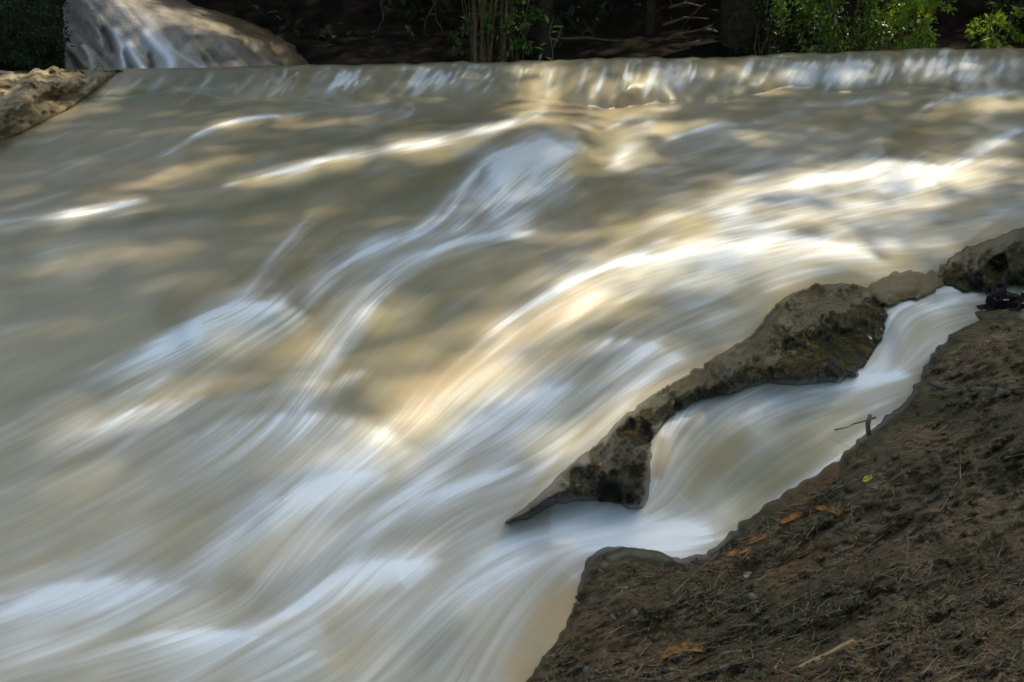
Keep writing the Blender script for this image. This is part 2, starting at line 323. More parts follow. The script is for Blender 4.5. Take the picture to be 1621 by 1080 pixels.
stroke(TH_, [(1250,614),(1340,601),(1445,593)], 5, 9, .28, 'add', .2); stroke(TH_, [(1412,655),(1345,712),(1255,772),(1190,818)], 12, 9, .30, 'add', .2); stroke(TH_, [(1480,480),(1430,483),(1400,492)], 5, 10, .25, 'add', .3)
TH_ = TH_*(1+.2*s1+.2*s2)
mist = (.18+.22*sm(560, 700, GY+.15*(GX-600))).astype(np.float32)
FO = FO*(1-mist)+boxblur(FO, 11)*mist+TH_
FO = np.clip(FO*(1+gain*(.085*s1+.075*s2))+.26*VEIL, 0, 1).astype(np.float32)
# sandy bed patches with sun warmth painted in; green deeps with painted trough shade
B = np.zeros((NH, NW), np.float32)
for p, a, b, m in [([(560,190),(420,205),(300,235),(180,280)],12,14,.6),([(330,255),(230,285),(130,310)],20,20,.8),([(420,300),(300,310)],16,16,.4),
 ([(290,390),(200,412),(110,420)],9,9,.6),([(330,430),(180,450)],16,20,.3),([(160,500),(60,520)],18,18,.35),([(1000,440),(850,520),(700,620),(600,690)],22,40,.9),
 ([(1080,160),(900,170),(830,150)],12,18,.8),([(1000,200),(870,210),(760,235)],8,12,.8),([(1200,285),(1000,330),(880,380),(800,430)],18,22,.7),
 ([(1050,200),(1035,240)],10,16,.9),([(480,540),(420,580),(340,620)],12,20,.5),([(330,620),(180,670),(60,700)],18,24,.35),([(1500,210),(1420,235)],30,24,.6),([(600,930),(540,975)],16,22,.8),
 ([(910,940),(860,1020),(820,1100)],44,44,.9),([(560,300),(480,340)],16,16,.4),([(1455,520),(1420,580)],22,20,.6),([(1060,690),(1040,760)],20,16,.6),([(700,330),(620,360),(560,400)],20,24,.25),([(1160,700),(1140,740)],20,20,.2),
 ([(120,165),(60,205)],30,20,.5),([(1180,155),(1120,165),(1060,178)],5,6,.8),([(250,170),(170,200),(110,230)],10,12,.4),([(730,560),(640,620)],20,20,.4),([(1500,310),(1400,330),(1250,350)],20,20,.4)]:
    stroke(B, p, a, b, m, 'add', .3)
RIM = [(785,838),(820,800),(850,768),(905,706),(965,648),(1010,618),(1090,582),(1190,522),(1235,470),(1300,446),(1380,450),(1440,444),(1490,420),(1540,380),(1600,338)]
stroke(B, RIM, 8, 11, .55, 'add', .05)
stroke(B, [(925,960),(890,1010),(850,1060),(800,1130)], 20, 30, .7, 'add', .05)
B = np.clip(B*(1+.15*s3) + .045*(s4+2.3), 0, 1)
B = .15*B + .85*lic([boxblur(B, 4)], 2.6, 16)[0]
G = np.zeros((NH, NW), np.float32)  # dark green also paints the shade of troughs and side channel
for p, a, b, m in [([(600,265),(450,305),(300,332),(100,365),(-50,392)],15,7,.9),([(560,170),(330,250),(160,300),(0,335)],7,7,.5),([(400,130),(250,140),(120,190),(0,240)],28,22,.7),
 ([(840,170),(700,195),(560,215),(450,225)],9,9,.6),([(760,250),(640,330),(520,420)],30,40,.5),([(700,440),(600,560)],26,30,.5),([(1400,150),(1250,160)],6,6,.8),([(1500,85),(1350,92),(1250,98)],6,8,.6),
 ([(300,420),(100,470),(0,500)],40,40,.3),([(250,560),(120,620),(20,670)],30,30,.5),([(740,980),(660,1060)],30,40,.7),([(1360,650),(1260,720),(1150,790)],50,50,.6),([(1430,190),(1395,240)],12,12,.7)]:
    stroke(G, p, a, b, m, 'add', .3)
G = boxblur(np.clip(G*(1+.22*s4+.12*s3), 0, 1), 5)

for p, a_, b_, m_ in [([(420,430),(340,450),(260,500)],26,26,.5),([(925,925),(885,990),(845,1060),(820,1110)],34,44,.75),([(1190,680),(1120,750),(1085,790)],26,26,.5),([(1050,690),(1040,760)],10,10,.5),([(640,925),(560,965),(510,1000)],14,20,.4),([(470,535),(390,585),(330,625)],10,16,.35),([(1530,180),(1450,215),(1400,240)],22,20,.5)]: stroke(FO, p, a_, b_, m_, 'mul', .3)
FO = (.02+.98*np.sqrt(FO**2+.0012)).astype(np.float32)
# height of humps and steps (metres), where they show
HT = np.zeros((NH, NW), np.float32)
for p, a, b, m in [
 ([(480,500),(430,484),(350,496),(280,545)],22,60,.085),([(930,240),(890,230),(830,242),(770,300)],26,55,.07),
 ([(1400,422),(1240,390),(1080,402),(930,440),(820,500)],34,80,.055),([(1100,540),(1000,560),(900,580)],30,16,.03),
 ([(660,735),(600,700),(520,668),(400,668),(300,690)],26,60,.06),([(625,762),(560,750),(470,780),(400,830)],24,60,.06),
 ([(700,892),(620,890),(540,915),(480,965)],20,50,.06),([(545,1065),(480,1030),(360,1004),(200,1020)],26,70,.05),
 ([(1621,148),(1540,155),(1480,176)],16,40,.035),([(1060,190),(1030,212),(1010,250)],12,18,.04),
 ([(1540,474),(1470,480),(1400,488),(1375,500)],80,18,.09),([(700,365),(590,395),(505,462)],16,26,.035),([(850,368),(720,385),(620,440),(550,530)],22,36,.05),
 ([(850,182),(700,222),(560,248),(440,280)],10,24,.05),([(445,184),(345,202),(250,250)],8,22,.04),([(240,318),(60,350)],12,22,.03),
 ([(620,172),(560,178),(500,190)],9,18,.03),([(1180,190),(1080,205)],9,22,.03),([(1440,600),(1250,610),(1120,650)],16,50,.03),([(1330,275),(1150,315),(1010,370)],20,36,.03),
 ([(1500,262),(1350,285)],20,30,.03),([(230,372),(80,392)],12,20,.02),([(930,930),(860,1040)],50,60,.05)]:
    stroke(HT, p, a, b, m, 'add', .25)
HT = boxblur(boxblur(HT, 10), 6)*1.45
HS = HT + np.clip((GY-90)/420, .15, 1)*(.0040*s3*(.12+F)+.0030*s4+.0014*s2*F+.0003*s1*F)
slope_ = lambda px, py: np.where(base_y(px, py) > 2.6, .179, .05)-ray(px, py)[1]
def water_y(px, py):
    px = np.asarray(px, float); py = np.asarray(py, float); y = base_y(px, py)
    sc = np.clip(y/4.8, .55, 1.5); fade = np.clip((py-crest(px))/60., .12, 1)
    return y - samp(HS, px, py)*sc*fade/np.maximum(slope_(px, py), .2)
def at(px, py, y=None, dz=0.):
    """Point of the place seen at this spot of the picture, on the water or at distance y."""
    if y is None: y = float(water_y(px, py))
    rx, rz = ray(px, py); return np.array([float(rx)*y, y, CZ+float(rz)*y+dz])

# ------------------------------------------------------------ helpers
def mesh_obj(name, V, Fc, mat=None, parent=None, smooth=True, colors=None):
    me = bpy.data.meshes.new(name); me.from_pydata([], [], []) if False else None
    V = np.asarray(V, np.float32); me.vertices.add(len(V)); me.vertices.foreach_set('co', V.ravel())
    if isinstance(Fc, np.ndarray) and Fc.ndim == 2:
        k = Fc.shape[1]; n = len(Fc); me.loops.add(n*k); me.polygons.add(n)
        me.loops.foreach_set('vertex_index', Fc.astype(np.int32).ravel())
        me.polygons.foreach_set('loop_start', np.arange(0, n*k, k, dtype=np.int32))
        me.polygons.foreach_set('loop_total', np.full(n, k, np.int32))
    else:
        n = len(Fc); tot = np.array([len(f) for f in Fc], np.int32); flat = np.array([i for f in Fc for i in f], np.int32)
        me.loops.add(len(flat)); me.polygons.add(n); me.loops.foreach_set('vertex_index', flat)
        me.polygons.foreach_set('loop_start', np.concatenate([[0], np.cumsum(tot)[:-1]]).astype(np.int32)); me.polygons.foreach_set('loop_total', tot)
    me.polygons.foreach_set('use_smooth', np.full(n, smooth, bool))
    me.update(calc_edges=True); me.validate()
    if colors is not None:
        at_ = me.color_attributes.new('flow', 'FLOAT_COLOR', 'POINT'); at_.data.foreach_set('color', np.asarray(colors, np.float32).ravel())
    o = bpy.data.objects.new(name, me); C.objects.link(o)
    if mat: me.materials.append(mat)
    if parent: o.parent = parent
    return o
def grid_faces(nr, nc):
    i = np.arange(nr*nc, dtype=np.int32).reshape(nr, nc)
    return np.stack([i[:-1,:-1].ravel(), i[1:,:-1].ravel(), i[1:,1:].ravel(), i[:-1,1:].ravel()], 1)
def tag(o, label=None, cat=None, group=None, kind=None):
    if label: o['label'] = label
    if cat: o['category'] = cat
    if group: o['group'] = group
    if kind: o['kind'] = kind
    return o
def empty(name, loc, label, cat, group=None):
    o = bpy.data.objects.new(name, None); o.empty_display_size = .1; C.objects.link(o); o.location = Vector(loc); return tag(o, label, cat, group)
def adopt(o, parent):
    o.parent = parent; o.matrix_parent_inverse.identity(); o.location = Vector(o.location)-Vector(parent.location); return o
class Mat:
    def __init__(s, name):
        s.m = bpy.data.materials.new(name); s.m.use_nodes = True; s.t = s.m.node_tree; s.n = s.t.nodes; s.b = s.n['Principled BSDF']
    def new(s, typ, **k):
        n = s.n.new('ShaderNode'+typ)
        for a, v in k.items():
            if a.startswith('in_'):
                key = a[3:]; n.inputs[int(key) if key.isdigit() else key].default_value = v
            else: setattr(n, a, v)
        return n
    def l(s, a, b): s.t.links.new(a, b)
    def noise(s, scale, detail=4, rough=.6, vec=None):
        n = s.new('TexNoise', in_Scale=scale, in_Detail=detail, in_Roughness=rough)
        if vec is not None: s.l(vec, n.inputs['Vector'])
        else:
            g = s.new('NewGeometry'); s.l(g.outputs['Position'], n.inputs['Vector'])
        return n
    def ramp(s, fac, stops):
        r = s.new('ValToRGB'); e = r.color_ramp.elements
        while len(e) < len(stops): e.new(.5)
        for q, (p, c) in zip(e, stops): q.position = p; q.color = (*c, 1) if len(c) == 3 else c
        s.l(fac, r.inputs[0]); return r
    def math(s, op, a, b=None, clamp=False):
        n = s.new('Math', operation=op, use_clamp=clamp)
        for k, v in enumerate((a, b)):
            if v is None: continue
            if isinstance(v, (int, float)): n.inputs[k].default_value = v
            else: s.l(v, n.inputs[k])
        return n.outputs[0]
    def mix(s, f, a, b):
        n = s.new('Mix', data_type='RGBA')
        for k, v in ((0, f), (6, a), (7, b)):
            if isinstance(v, (int, float)): n.inputs[k].default_value = v
            elif isinstance(v, tuple): n.inputs[k].default_value = (*v, 1)
            else: s.l(v, n.inputs[k])
        return n.outputs[2]
    def bump(s, h, dist, strength=1.):
        b = s.new('Bump', in_Strength=strength, in_Distance=dist); s.l(h, b.inputs['Height']); s.l(b.outputs[0], s.b.inputs['Normal'])
def simple(name, stops, scale=8, rough=.8, bump=0, bscale=30, spec=.4, sub=0, detail=6):
    m = Mat(name); n = m.noise(scale, detail, .65); r = m.ramp(n.outputs[0], stops); m.l(r.outputs[0], m.b.inputs['Base Color'])
    m.b.inputs['Roughness'].default_value = rough; m.b.inputs['Specular IOR Level'].default_value = spec
    if bump: m.bump(m.noise(bscale, 6, .7).outputs[0], bump)
    return m.m
def leaf_mat(name, c1, c2, rough=.45, trans=.4, spec=.5):
    m = Mat(name); g = m.new('NewGeometry'); r = m.ramp(g.outputs['Random Per Island'], [(0, c1), (1, c2)])
    m.l(r.outputs[0], m.b.inputs['Base Color']); m.b.inputs['Roughness'].default_value = rough; m.b.inputs['Specular IOR Level'].default_value = spec
    t = m.new('BsdfTranslucent'); m.l(r.outputs[0], t.inputs[0]); mx = m.new('MixShader'); mx.inputs[0].default_value = trans
    out = m.n['Material Output']; m.l(m.b.outputs[0], mx.inputs[1]); m.l(t.outputs[0], mx.inputs[2]); m.l(mx.outputs[0], out.inputs[0])
    return m.m

# ------------------------------------------------------------ materials
wm = Mat('silky_turbid_water')
a = wm.new('VertexColor', layer_name='flow'); sep = wm.new('SeparateColor'); wm.l(a.outputs[0], sep.inputs[0])
foam, brown, green = sep.outputs[0], sep.outputs[1], sep.outputs[2]
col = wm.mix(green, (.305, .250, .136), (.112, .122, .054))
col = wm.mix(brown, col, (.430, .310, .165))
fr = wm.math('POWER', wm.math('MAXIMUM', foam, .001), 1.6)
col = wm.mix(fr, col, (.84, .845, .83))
wm.l(col, wm.b.inputs['Base Color'])
wm.l(wm.math('MULTIPLY_ADD', foam, .40), wm.b.inputs['Roughness']); wm.n[-1].inputs[2].default_value = .29
wm.b.inputs['Specular IOR Level'].default_value = .5; wm.b.inputs['IOR'].default_value = 1.33
WATER = wm.m

rk = Mat('wet_mossy_tufa')
n1 = rk.noise(13, 8, .7); n2 = rk.noise(60, 6, .7); n3 = rk.noise(3.1, 4, .6)
cr_ = rk.ramp(n1.outputs[0], [(.30, (.012, .010, .002)), (.46, (.052, .042, .009)), (.60, (.120, .094, .022)), (.78, (.23, .17, .055))])
c2_ = rk.ramp(n2.outputs[0], [(.38, (.22, .22, .18)), (.58, (1.1, 1.1, 1.))])
mm = rk.new('Mix', data_type='RGBA', blend_type='MULTIPLY'); mm.inputs[0].default_value = .8; rk.l(cr_.outputs[0], mm.inputs[6]); rk.l(c2_.outputs[0], mm.inputs[7])
ng = rk.new('NewGeometry'); nsx = rk.new('SeparateXYZ'); rk.l(ng.outputs['Normal'], nsx.inputs[0])
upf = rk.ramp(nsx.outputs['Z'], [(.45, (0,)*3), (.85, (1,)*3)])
tiltf = rk.mix(upf.outputs[0], (.40, .42, .36), (.85, .80, .58)); mm2 = rk.new('Mix', data_type='RGBA', blend_type='MULTIPLY'); mm2.inputs[0].default_value = 1; rk.l(mm.outputs[2], mm2.inputs[6]); rk.l(tiltf, mm2.inputs[7])  # tops lighter, steep faces darker
nd = rk.noise(24, 5, .7); dr = rk.ramp(nd.outputs[0], [(.56, (0,)*3), (.66, (1,)*3)])
rk.l(rk.mix(rk.math('MULTIPLY', rk.math('MULTIPLY', dr.outputs[0], upf.outputs[0]), .15), mm2.outputs[2], (.42, .42, .42)), rk.b.inputs['Base Color'])  # pale flecks on the tops paint in sky glints
rr = rk.ramp(n3.outputs[0], [(.42, (.08,)*3), (.62, (.22,)*3)]); rk.l(rr.outputs[0], rk.b.inputs['Roughness'])
rk.b.inputs['Specular IOR Level'].default_value = .34; rk.b.inputs['Coat Weight'].default_value = .12; rk.b.inputs['Coat Roughness'].default_value = .07
hh = rk.math('ADD', rk.math('MULTIPLY', n2.outputs[0], .6), n1.outputs[0]); rk.bump(hh, .030, 1)
ROCK = rk.m
FILM = simple('water_filmed_tufa', [(.3, (.06, .04, .014)), (.5, (.11, .078, .03)), (.7, (.17, .125, .06))], 7, .2, .01, 25, .6)
OLIVE = simple('olive_wet_stone', [(.3, (.035, .03, .012)), (.5, (.07, .06, .025)), (.7, (.11, .095, .045))], 14, .35, .006, 50, .5)
SOIL = Mat('root_matted_soil')
g_ = SOIL.new('NewGeometry'); mp = SOIL.new('Mapping'); mp.inputs['Rotation'].default_value = (0, 0, R(-35)); mp.inputs['Scale'].default_value = (1, 3.2, 1)
SOIL.l(g_.outputs['Position'], mp.inputs['Vector'])
q1 = SOIL.noise(16, 9, .7, mp.outputs[0]); q2 = SOIL.noise(90, 6, .75, mp.outputs[0]); q3 = SOIL.noise(2.2, 4, .6)
sc_ = SOIL.ramp(q1.outputs[0], [(.32, (.016, .013, .007)), (.45, (.135, .102, .056)), (.57, (.250, .190, .110)), (.72, (.42, .32, .19))])
sd_ = SOIL.ramp(q3.outputs[0], [(.40, (.50, .55, .38)), (.62, (1.2, 1.08, .98))])
se_ = SOIL.ramp(q2.outputs[0], [(.32, (.35,)*3), (.66, (1.25,)*3)])
k1 = SOIL.new('Mix', data_type='RGBA', blend_type='MULTIPLY'); k1.inputs[0].default_value = 1; SOIL.l(sc_.outputs[0], k1.inputs[6]); SOIL.l(sd_.outputs[0], k1.inputs[7])
k2 = SOIL.new('Mix', data_type='RGBA', blend_type='MULTIPLY'); k2.inputs[0].default_value = 1; SOIL.l(k1.outputs[2], k2.inputs[6]); SOIL.l(se_.outputs[0], k2.inputs[7])
va = SOIL.new('VertexColor', layer_name='flow'); vs = SOIL.new('SeparateColor'); SOIL.l(va.outputs[0], vs.inputs[0])
wetc = SOIL.mix(vs.outputs[0], (1., 1., 1.), (.42, .40, .36)); k3 = SOIL.new('Mix', data_type='RGBA', blend_type='MULTIPLY'); k3.inputs[0].default_value = 1; SOIL.l(k2.outputs[2], k3.inputs[6]); SOIL.l(wetc, k3.inputs[7])
k4 = SOIL.mix(SOIL.math('MULTIPLY', vs.outputs[1], q1.outputs[0]), k3.outputs[2], (.24, .12, .045))
SOIL.l(k4, SOIL.b.inputs['Base Color']); wr_ = SOIL.math('MULTIPLY_ADD', vs.outputs[0], -.45); SOIL.n[-1].inputs[2].default_value = .72; SOIL.l(wr_, SOIL.b.inputs['Roughness']); SOIL.b.inputs['Specular IOR Level'].default_value = .35
SOIL.bump(SOIL.math('ADD', q1.outputs[0], SOIL.math('MULTIPLY', q2.outputs[0], .5)), .014, 1)
TRAV = Mat('pale_travertine')
ga = TRAV.new('VertexColor', layer_name='flow'); gs = TRAV.new('SeparateColor'); TRAV.l(ga.outputs[0], gs.inputs[0])
t1 = TRAV.noise(5, 6, .6); tc = TRAV.ramp(t1.outputs[0], [(.3, (.16, .14, .11)), (.5, (.29, .25, .21)), (.7, (.38, .33, .28))])
tcol = TRAV.mix(gs.outputs[1], tc.outputs[0], (.12, .09, .048)); tcol = TRAV.mix(gs.outputs[0], tcol, (.8, .82, .85)); tcol = TRAV.mix(gs.outputs[2], tcol, (.035, .03, .02))
TRAV.l(tcol, TRAV.b.inputs['Base Color']); TRAV.b.inputs['Roughness'].default_value = .38; TRAV.bump(TRAV.noise(22, 6, .6).outputs[0], .02, .7)
LEDG = simple('sunlit_yellow_travertine', [(.34, (.05, .045, .015)), (.44, (.20, .13, .055)), (.54, (.42, .32, .18)), (.68, (.58, .48, .32))], 7, .3, .03, 22, .5)
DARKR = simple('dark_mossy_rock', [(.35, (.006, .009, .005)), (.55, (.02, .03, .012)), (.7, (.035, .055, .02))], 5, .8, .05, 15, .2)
BARK = simple('dark_bark', [(.3, (.02, .015, .01)), (.6, (.06, .045, .03)), (.8, (.10, .08, .05))], 12, .85, .02, 40, .2)
PALEB = simple('brown_stem_bark', [(.3, (.06, .04, .02)), (.6, (.15, .10, .055)), (.8, (.2, .15, .09))], 12, .8, .01, 40, .2)
FLOOR = simple('forest_soil', [(.35, (.004, .003, .002)), (.55, (.018, .013, .008)), (.75, (.05, .036, .022))], 3.5, .9, .08, 9, .1)  # soil tone kept very dark, the wood's shade is in it
TWIG = leaf_mat('dry_twig', (.035, .022, .012), (.21, .15, .09), .7, 0.0, .3)
NEED = leaf_mat('matted_needles', (.04, .028, .014), (.32, .235, .14), .7, .1, .25)
DEADL = simple('orange_dead_leaf', [(.3, (.12, .045, .012)), (.5, (.29, .115, .022)), (.7, (.38, .19, .05))], 30, .5, .003, 80, .4)
YEL = simple('yellow_leaf', [(.3, (.42, .36, .03)), (.7, (.65, .58, .08))], 40, .5)
GRAYW = simple('weathered_wood', [(.3, (.06, .05, .04)), (.6, (.16, .13, .10)), (.8, (.22, .19, .15))], 25, .7, .004, 90, .3)
STRAW = simple('straw_coloured_stick', [(.3, (.25, .13, .05)), (.6, (.42, .28, .13)), (.8, (.5, .36, .2))], 30, .6, .003, 90)
DARKW = simple('rotten_wet_wood', [(.3, (.004, .003, .002)), (.6, (.02, .012, .007)), (.8, (.05, .03, .015))], 20, .4, .01, 60, .5)
PEB = simple('pebble_stone', [(.3, (.07, .06, .045)), (.6, (.15, .135, .105)), (.8, (.26, .24, .20))], 30, .45, .002, 90, .5)
LG = leaf_mat('glossy_green_leaf', (.055, .11, .02), (.13, .22, .035), .28, .38, .6)
LD = leaf_mat('shaded_green_leaf', (.008, .018, .005), (.028, .05, .012), .5, .2, .3)  # near-black green, shade of the wood put into the leaf colour
LY = leaf_mat('sunlit_leaf', (.14, .26, .025), (.30, .42, .05), .4, .45, .4)  # sunlit copy of the leaf green, sunshine put into the colour
LC = leaf_mat('canopy_leaf', (.025, .05, .012), (.06, .10, .02), .5, .12, .3)

# ------------------------------------------------------------ the stream
pxs = np.unique(np.concatenate([np.arange(-900, -300, 40), np.arange(-300, -16, 12), np.arange(-16, 1640, 1.75), np.arange(1640, 1920, 12), np.arange(1920, 2500, 40)]))
rows = np.concatenate([np.arange(0, 1010, 1.75)/1010., 1+np.arange(1, 22)*12./1010.])
PX = np.tile(pxs, (len(rows), 1)); c_ = crest(PX); PY = c_ + rows[:,None]*1010.
YW = water_y(PX, PY); YW = np.maximum.accumulate(YW[::-1]+np.arange(len(rows))[:,None]*-1e-9, axis=0)[::-1]; rx, rz = ray(PX, PY)
P = np.stack([rx*YW, YW, CZ+rz*YW], 2)
# the level pool behind the lip
back = []; top = P[0]
for q, dz in [(.06, .012), (.14, .018), (.3, .02), (.7, .02), (1.5, .02), (2.6, .02), (4.2, .02), (7.5, .02)]:
    r_ = top.copy(); r_[:,1] += q; r_[:,0] *= 1+q*.06; r_[:,2] += dz*(1 if q < .2 else 1); back.append(r_)
P = np.concatenate([np.array(back[::-1]), P], 0); nb = len(back)
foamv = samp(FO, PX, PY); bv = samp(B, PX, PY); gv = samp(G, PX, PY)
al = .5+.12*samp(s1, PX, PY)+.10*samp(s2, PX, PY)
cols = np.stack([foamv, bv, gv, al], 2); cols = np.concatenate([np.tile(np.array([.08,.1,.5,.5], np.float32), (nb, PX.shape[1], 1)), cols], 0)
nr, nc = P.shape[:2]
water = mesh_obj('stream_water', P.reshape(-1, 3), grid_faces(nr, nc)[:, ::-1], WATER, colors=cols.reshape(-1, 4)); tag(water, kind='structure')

# ------------------------------------------------------------ terrain: forest hill round the far side
def fbm(x, y, z=0., o=5, s=1.):
    v = 0; a = 1.
    for k in range(o): v += a*mnoise.noise(Vector((x*s, y*s, z+k*7.3))); s *= 2.1; a *= .5
    return v
th = np.radians(np.linspace(-125, 125, 220)); prof = [(13.2,-.6),(14.0,-.05),(14.6,.12),(15.2,.30),(16.2,.5),(17.0,.95),(18,1.5),(19,2.3),(20.5,4),(22,6.5),(24,9)]
tt = np.linspace(0, len(prof)-1, 60); V = []
for t in tt:
    r = np.interp(t, range(len(prof)), [p[0] for p in prof]); z = np.interp(t, range(len(prof)), [p[1] for p in prof])
    for a_ in th:
        q = fbm(a_*6, r*.5, 1, 5)*.35; V.append((math.sin(a_)*(r+q)*.95, math.cos(a_)*(r+q), 1.62+z+q*.5))
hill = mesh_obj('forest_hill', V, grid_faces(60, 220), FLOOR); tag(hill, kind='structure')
G0 = []
for y in (-12, -6, 0, 1, 3, 8, 14, 30, 60):
    for x in (-60, -20, -10, 0, 10, 20, 60): G0.append((x, y, -.9 if y < 20 else -.9))
gr = mesh_obj('ground', G0, grid_faces(9, 7)[:, ::-1], FLOOR, smooth=False); tag(gr, kind='structure')

# ------------------------------------------------------------ river bank on the right
EDGE = [(790,1180),(822,1110),(850,1060),(878,1010),(905,965),(922,915),(935,885),(960,870),(1000,870),(1075,884),(1130,868),(1165,840),(1200,812),(1240,785),(1300,748),(1340,718),(1372,690),(1400,665),(1432,640),(1450,612),(1462,585),(1475,556),(1500,528),(1550,508),(1600,498),(1660,480),(1760,430),(1900,380)]
EP = np.array(spline(EDGE, 6))
for k in range(len(EP)):
    if EP[k,0] < 1010 and 850 < EP[k,1] < 930: continue
    EP[k] += (7*mnoise.noise(Vector((k*.45, 0, 0)))+5*mnoise.noise(Vector((k*1.3, 9, 0))), 6*mnoise.noise(Vector((k*.45, 5, 0)))+4*mnoise.noise(Vector((k*1.3, 2, 0))))
def edge_sd(px, py):
    """distance in the picture from the water's edge, positive on the bank side (right / below)."""
    best = np.full(px.shape, 1e9); sg = np.zeros(px.shape)
    for k in range(len(EP)-1):
        s = EP[k+1]-EP[k]; l2 = (s**2).sum()+1e-9; dx, dy = px-EP[k,0], py-EP[k,1]
        t = np.clip((dx*s[0]+dy*s[1])/l2, 0, 1); ex, ey = dx-t*s[0], dy-t*s[1]; d = np.hypot(ex, ey)
        side = s[0]*ey-s[1]*ex; u = d < best; best = np.where(u, d, best); sg = np.where(u, np.sign(side), sg)
    return best*sg
bx_ = np.concatenate([np.arange(760, 1640, 3.), np.arange(1640, 2100, 14)]); by_ = np.concatenate([np.arange(380, 1100, 2.6), np.arange(1100, 1330, 10)])
BX, BY = np.meshgrid(bx_, by_); sd = edge_sd(BX, BY)
def bump_noise(px, py, w):
    # relief runs with the roots, parallel to the edge
    out = np.zeros(px.shape, np.float32)
    return out
bn = [np.kron(rng.standard_normal((3, 3)), np.ones((1, 1)))]
def vnoise(px, py, s, seed, ang=R(-33), st=2.6):
    ca, sa = math.cos(ang), math.sin(ang); u = (px*ca+py*sa)/(s*st); v = (-px*sa+py*ca)/s
    rg = np.random.default_rng(seed); T = rg.standard_normal((256, 256)); i = np.floor(u).astype(int); j = np.floor(v).astype(int)
    fu = u-i; fv = v-j; fu = fu*fu*(3-2*fu); fv = fv*fv*(3-2*fv); i &= 255; j &= 255; i2 = (i+1) & 255; j2 = (j+1) & 255
    return (T[j,i]*(1-fu)+T[j,i2]*fu)*(1-fv)+(T[j2,i]*(1-fu)+T[j2,i2]*fu)*fv
BNO = 1.7*(.030*vnoise(BX,BY,90,1)+.018*vnoise(BX,BY,38,2)+.010*vnoise(BX,BY,17,3)+.0065*vnoise(BX,BY,8,4)+.0045*vnoise(BX,BY,4.2,5,R(-20)))
ins = np.clip(sd, 0, None)
BH = np.where(sd > -6, .055*sm(-6, 7, sd), 0)-np.where(sd <= -6, np.minimum((-6-sd)*.006, .25), 0)-.02*(sd < 0)
BH = BH + .20*(1-np.exp(-ins/170.)) + BNO*sm(-4, 26, sd)*(.45+.6*sm(10, 90, ins)) + .012*vnoise(BX,BY,12,9,0,1)*sm(-8,0,sd)*(1-sm(0,30,sd))
# a hollow in the bank at the lower left
def blob(cx, cy, rx_, ry_): return np.exp(-((BX-cx)/rx_)**2-((BY-cy)/ry_)**2)
BH += -.07*blob(1060,985,110,45)-.05*blob(1190,900,110,36)+.05*blob(1000,905,70,26)+.03*blob(1200,1030,160,40)-.05*blob(900,1060,40,50)
YB = water_base = base_y(BX, BY)
ysc = np.clip(YB/4.0, .6, 1.3)
YBK = YB - BH*ysc/np.maximum(slope_(BX, BY), .2) - .012
rx, rz = ray(BX, BY); PB = np.stack([rx*YBK, YBK, CZ+rz*YBK], 2)
keep = sd > -34
Fb = grid_faces(*BX.shape)[:, ::-1]; kf = keep.ravel()[Fb].all(1)
wet = np.clip(1-sm(-4, 26, sd+8*vnoise(BX,BY,22,61)), 0, 1); wet = np.maximum(wet, .8*np.exp(-((BX-1000)/120)**2-((BY-985)/60)**2)*sm(-.6,.6,vnoise(BX,BY,30,62)))
rust = np.clip(sm(55, 10, ins)*sm(-1,.6,vnoise(BX,BY,30,63))*(BX > 1090)*(BX < 1330)*1.3 + .9*sm(.8,1.9,vnoise(BX,BY,45,64)), 0, 1)
bank = mesh_obj('river_bank', PB.reshape(-1, 3), Fb[kf], SOIL.m, colors=np.stack([wet, rust, wet*0, wet*0+1], 2).reshape(-1, 4))
me = bank.data; bm = bmesh.new(); bm.from_mesh(me); bmesh.ops.delete(bm, geom=[v for v in bm.verts if not v.link_faces], context='VERTS'); bm.to_mesh(me); bm.free()
tag(bank, kind='structure')
def bsamp(A, px, py):
    i = int(np.clip(np.searchsorted(bx_, px)-1, 0, len(bx_)-2)); j = int(np.clip(np.searchsorted(by_, py)-1, 0, len(by_)-2)); return A[j, i]
def on_bank(px, py, lift=0.):
    y = float(bsamp(YBK, px, py)); p = at(px, py, y); s_ = max(float(slope_(px, py)), .3); dy = lift/s_
    return at(px, py, y-dy)

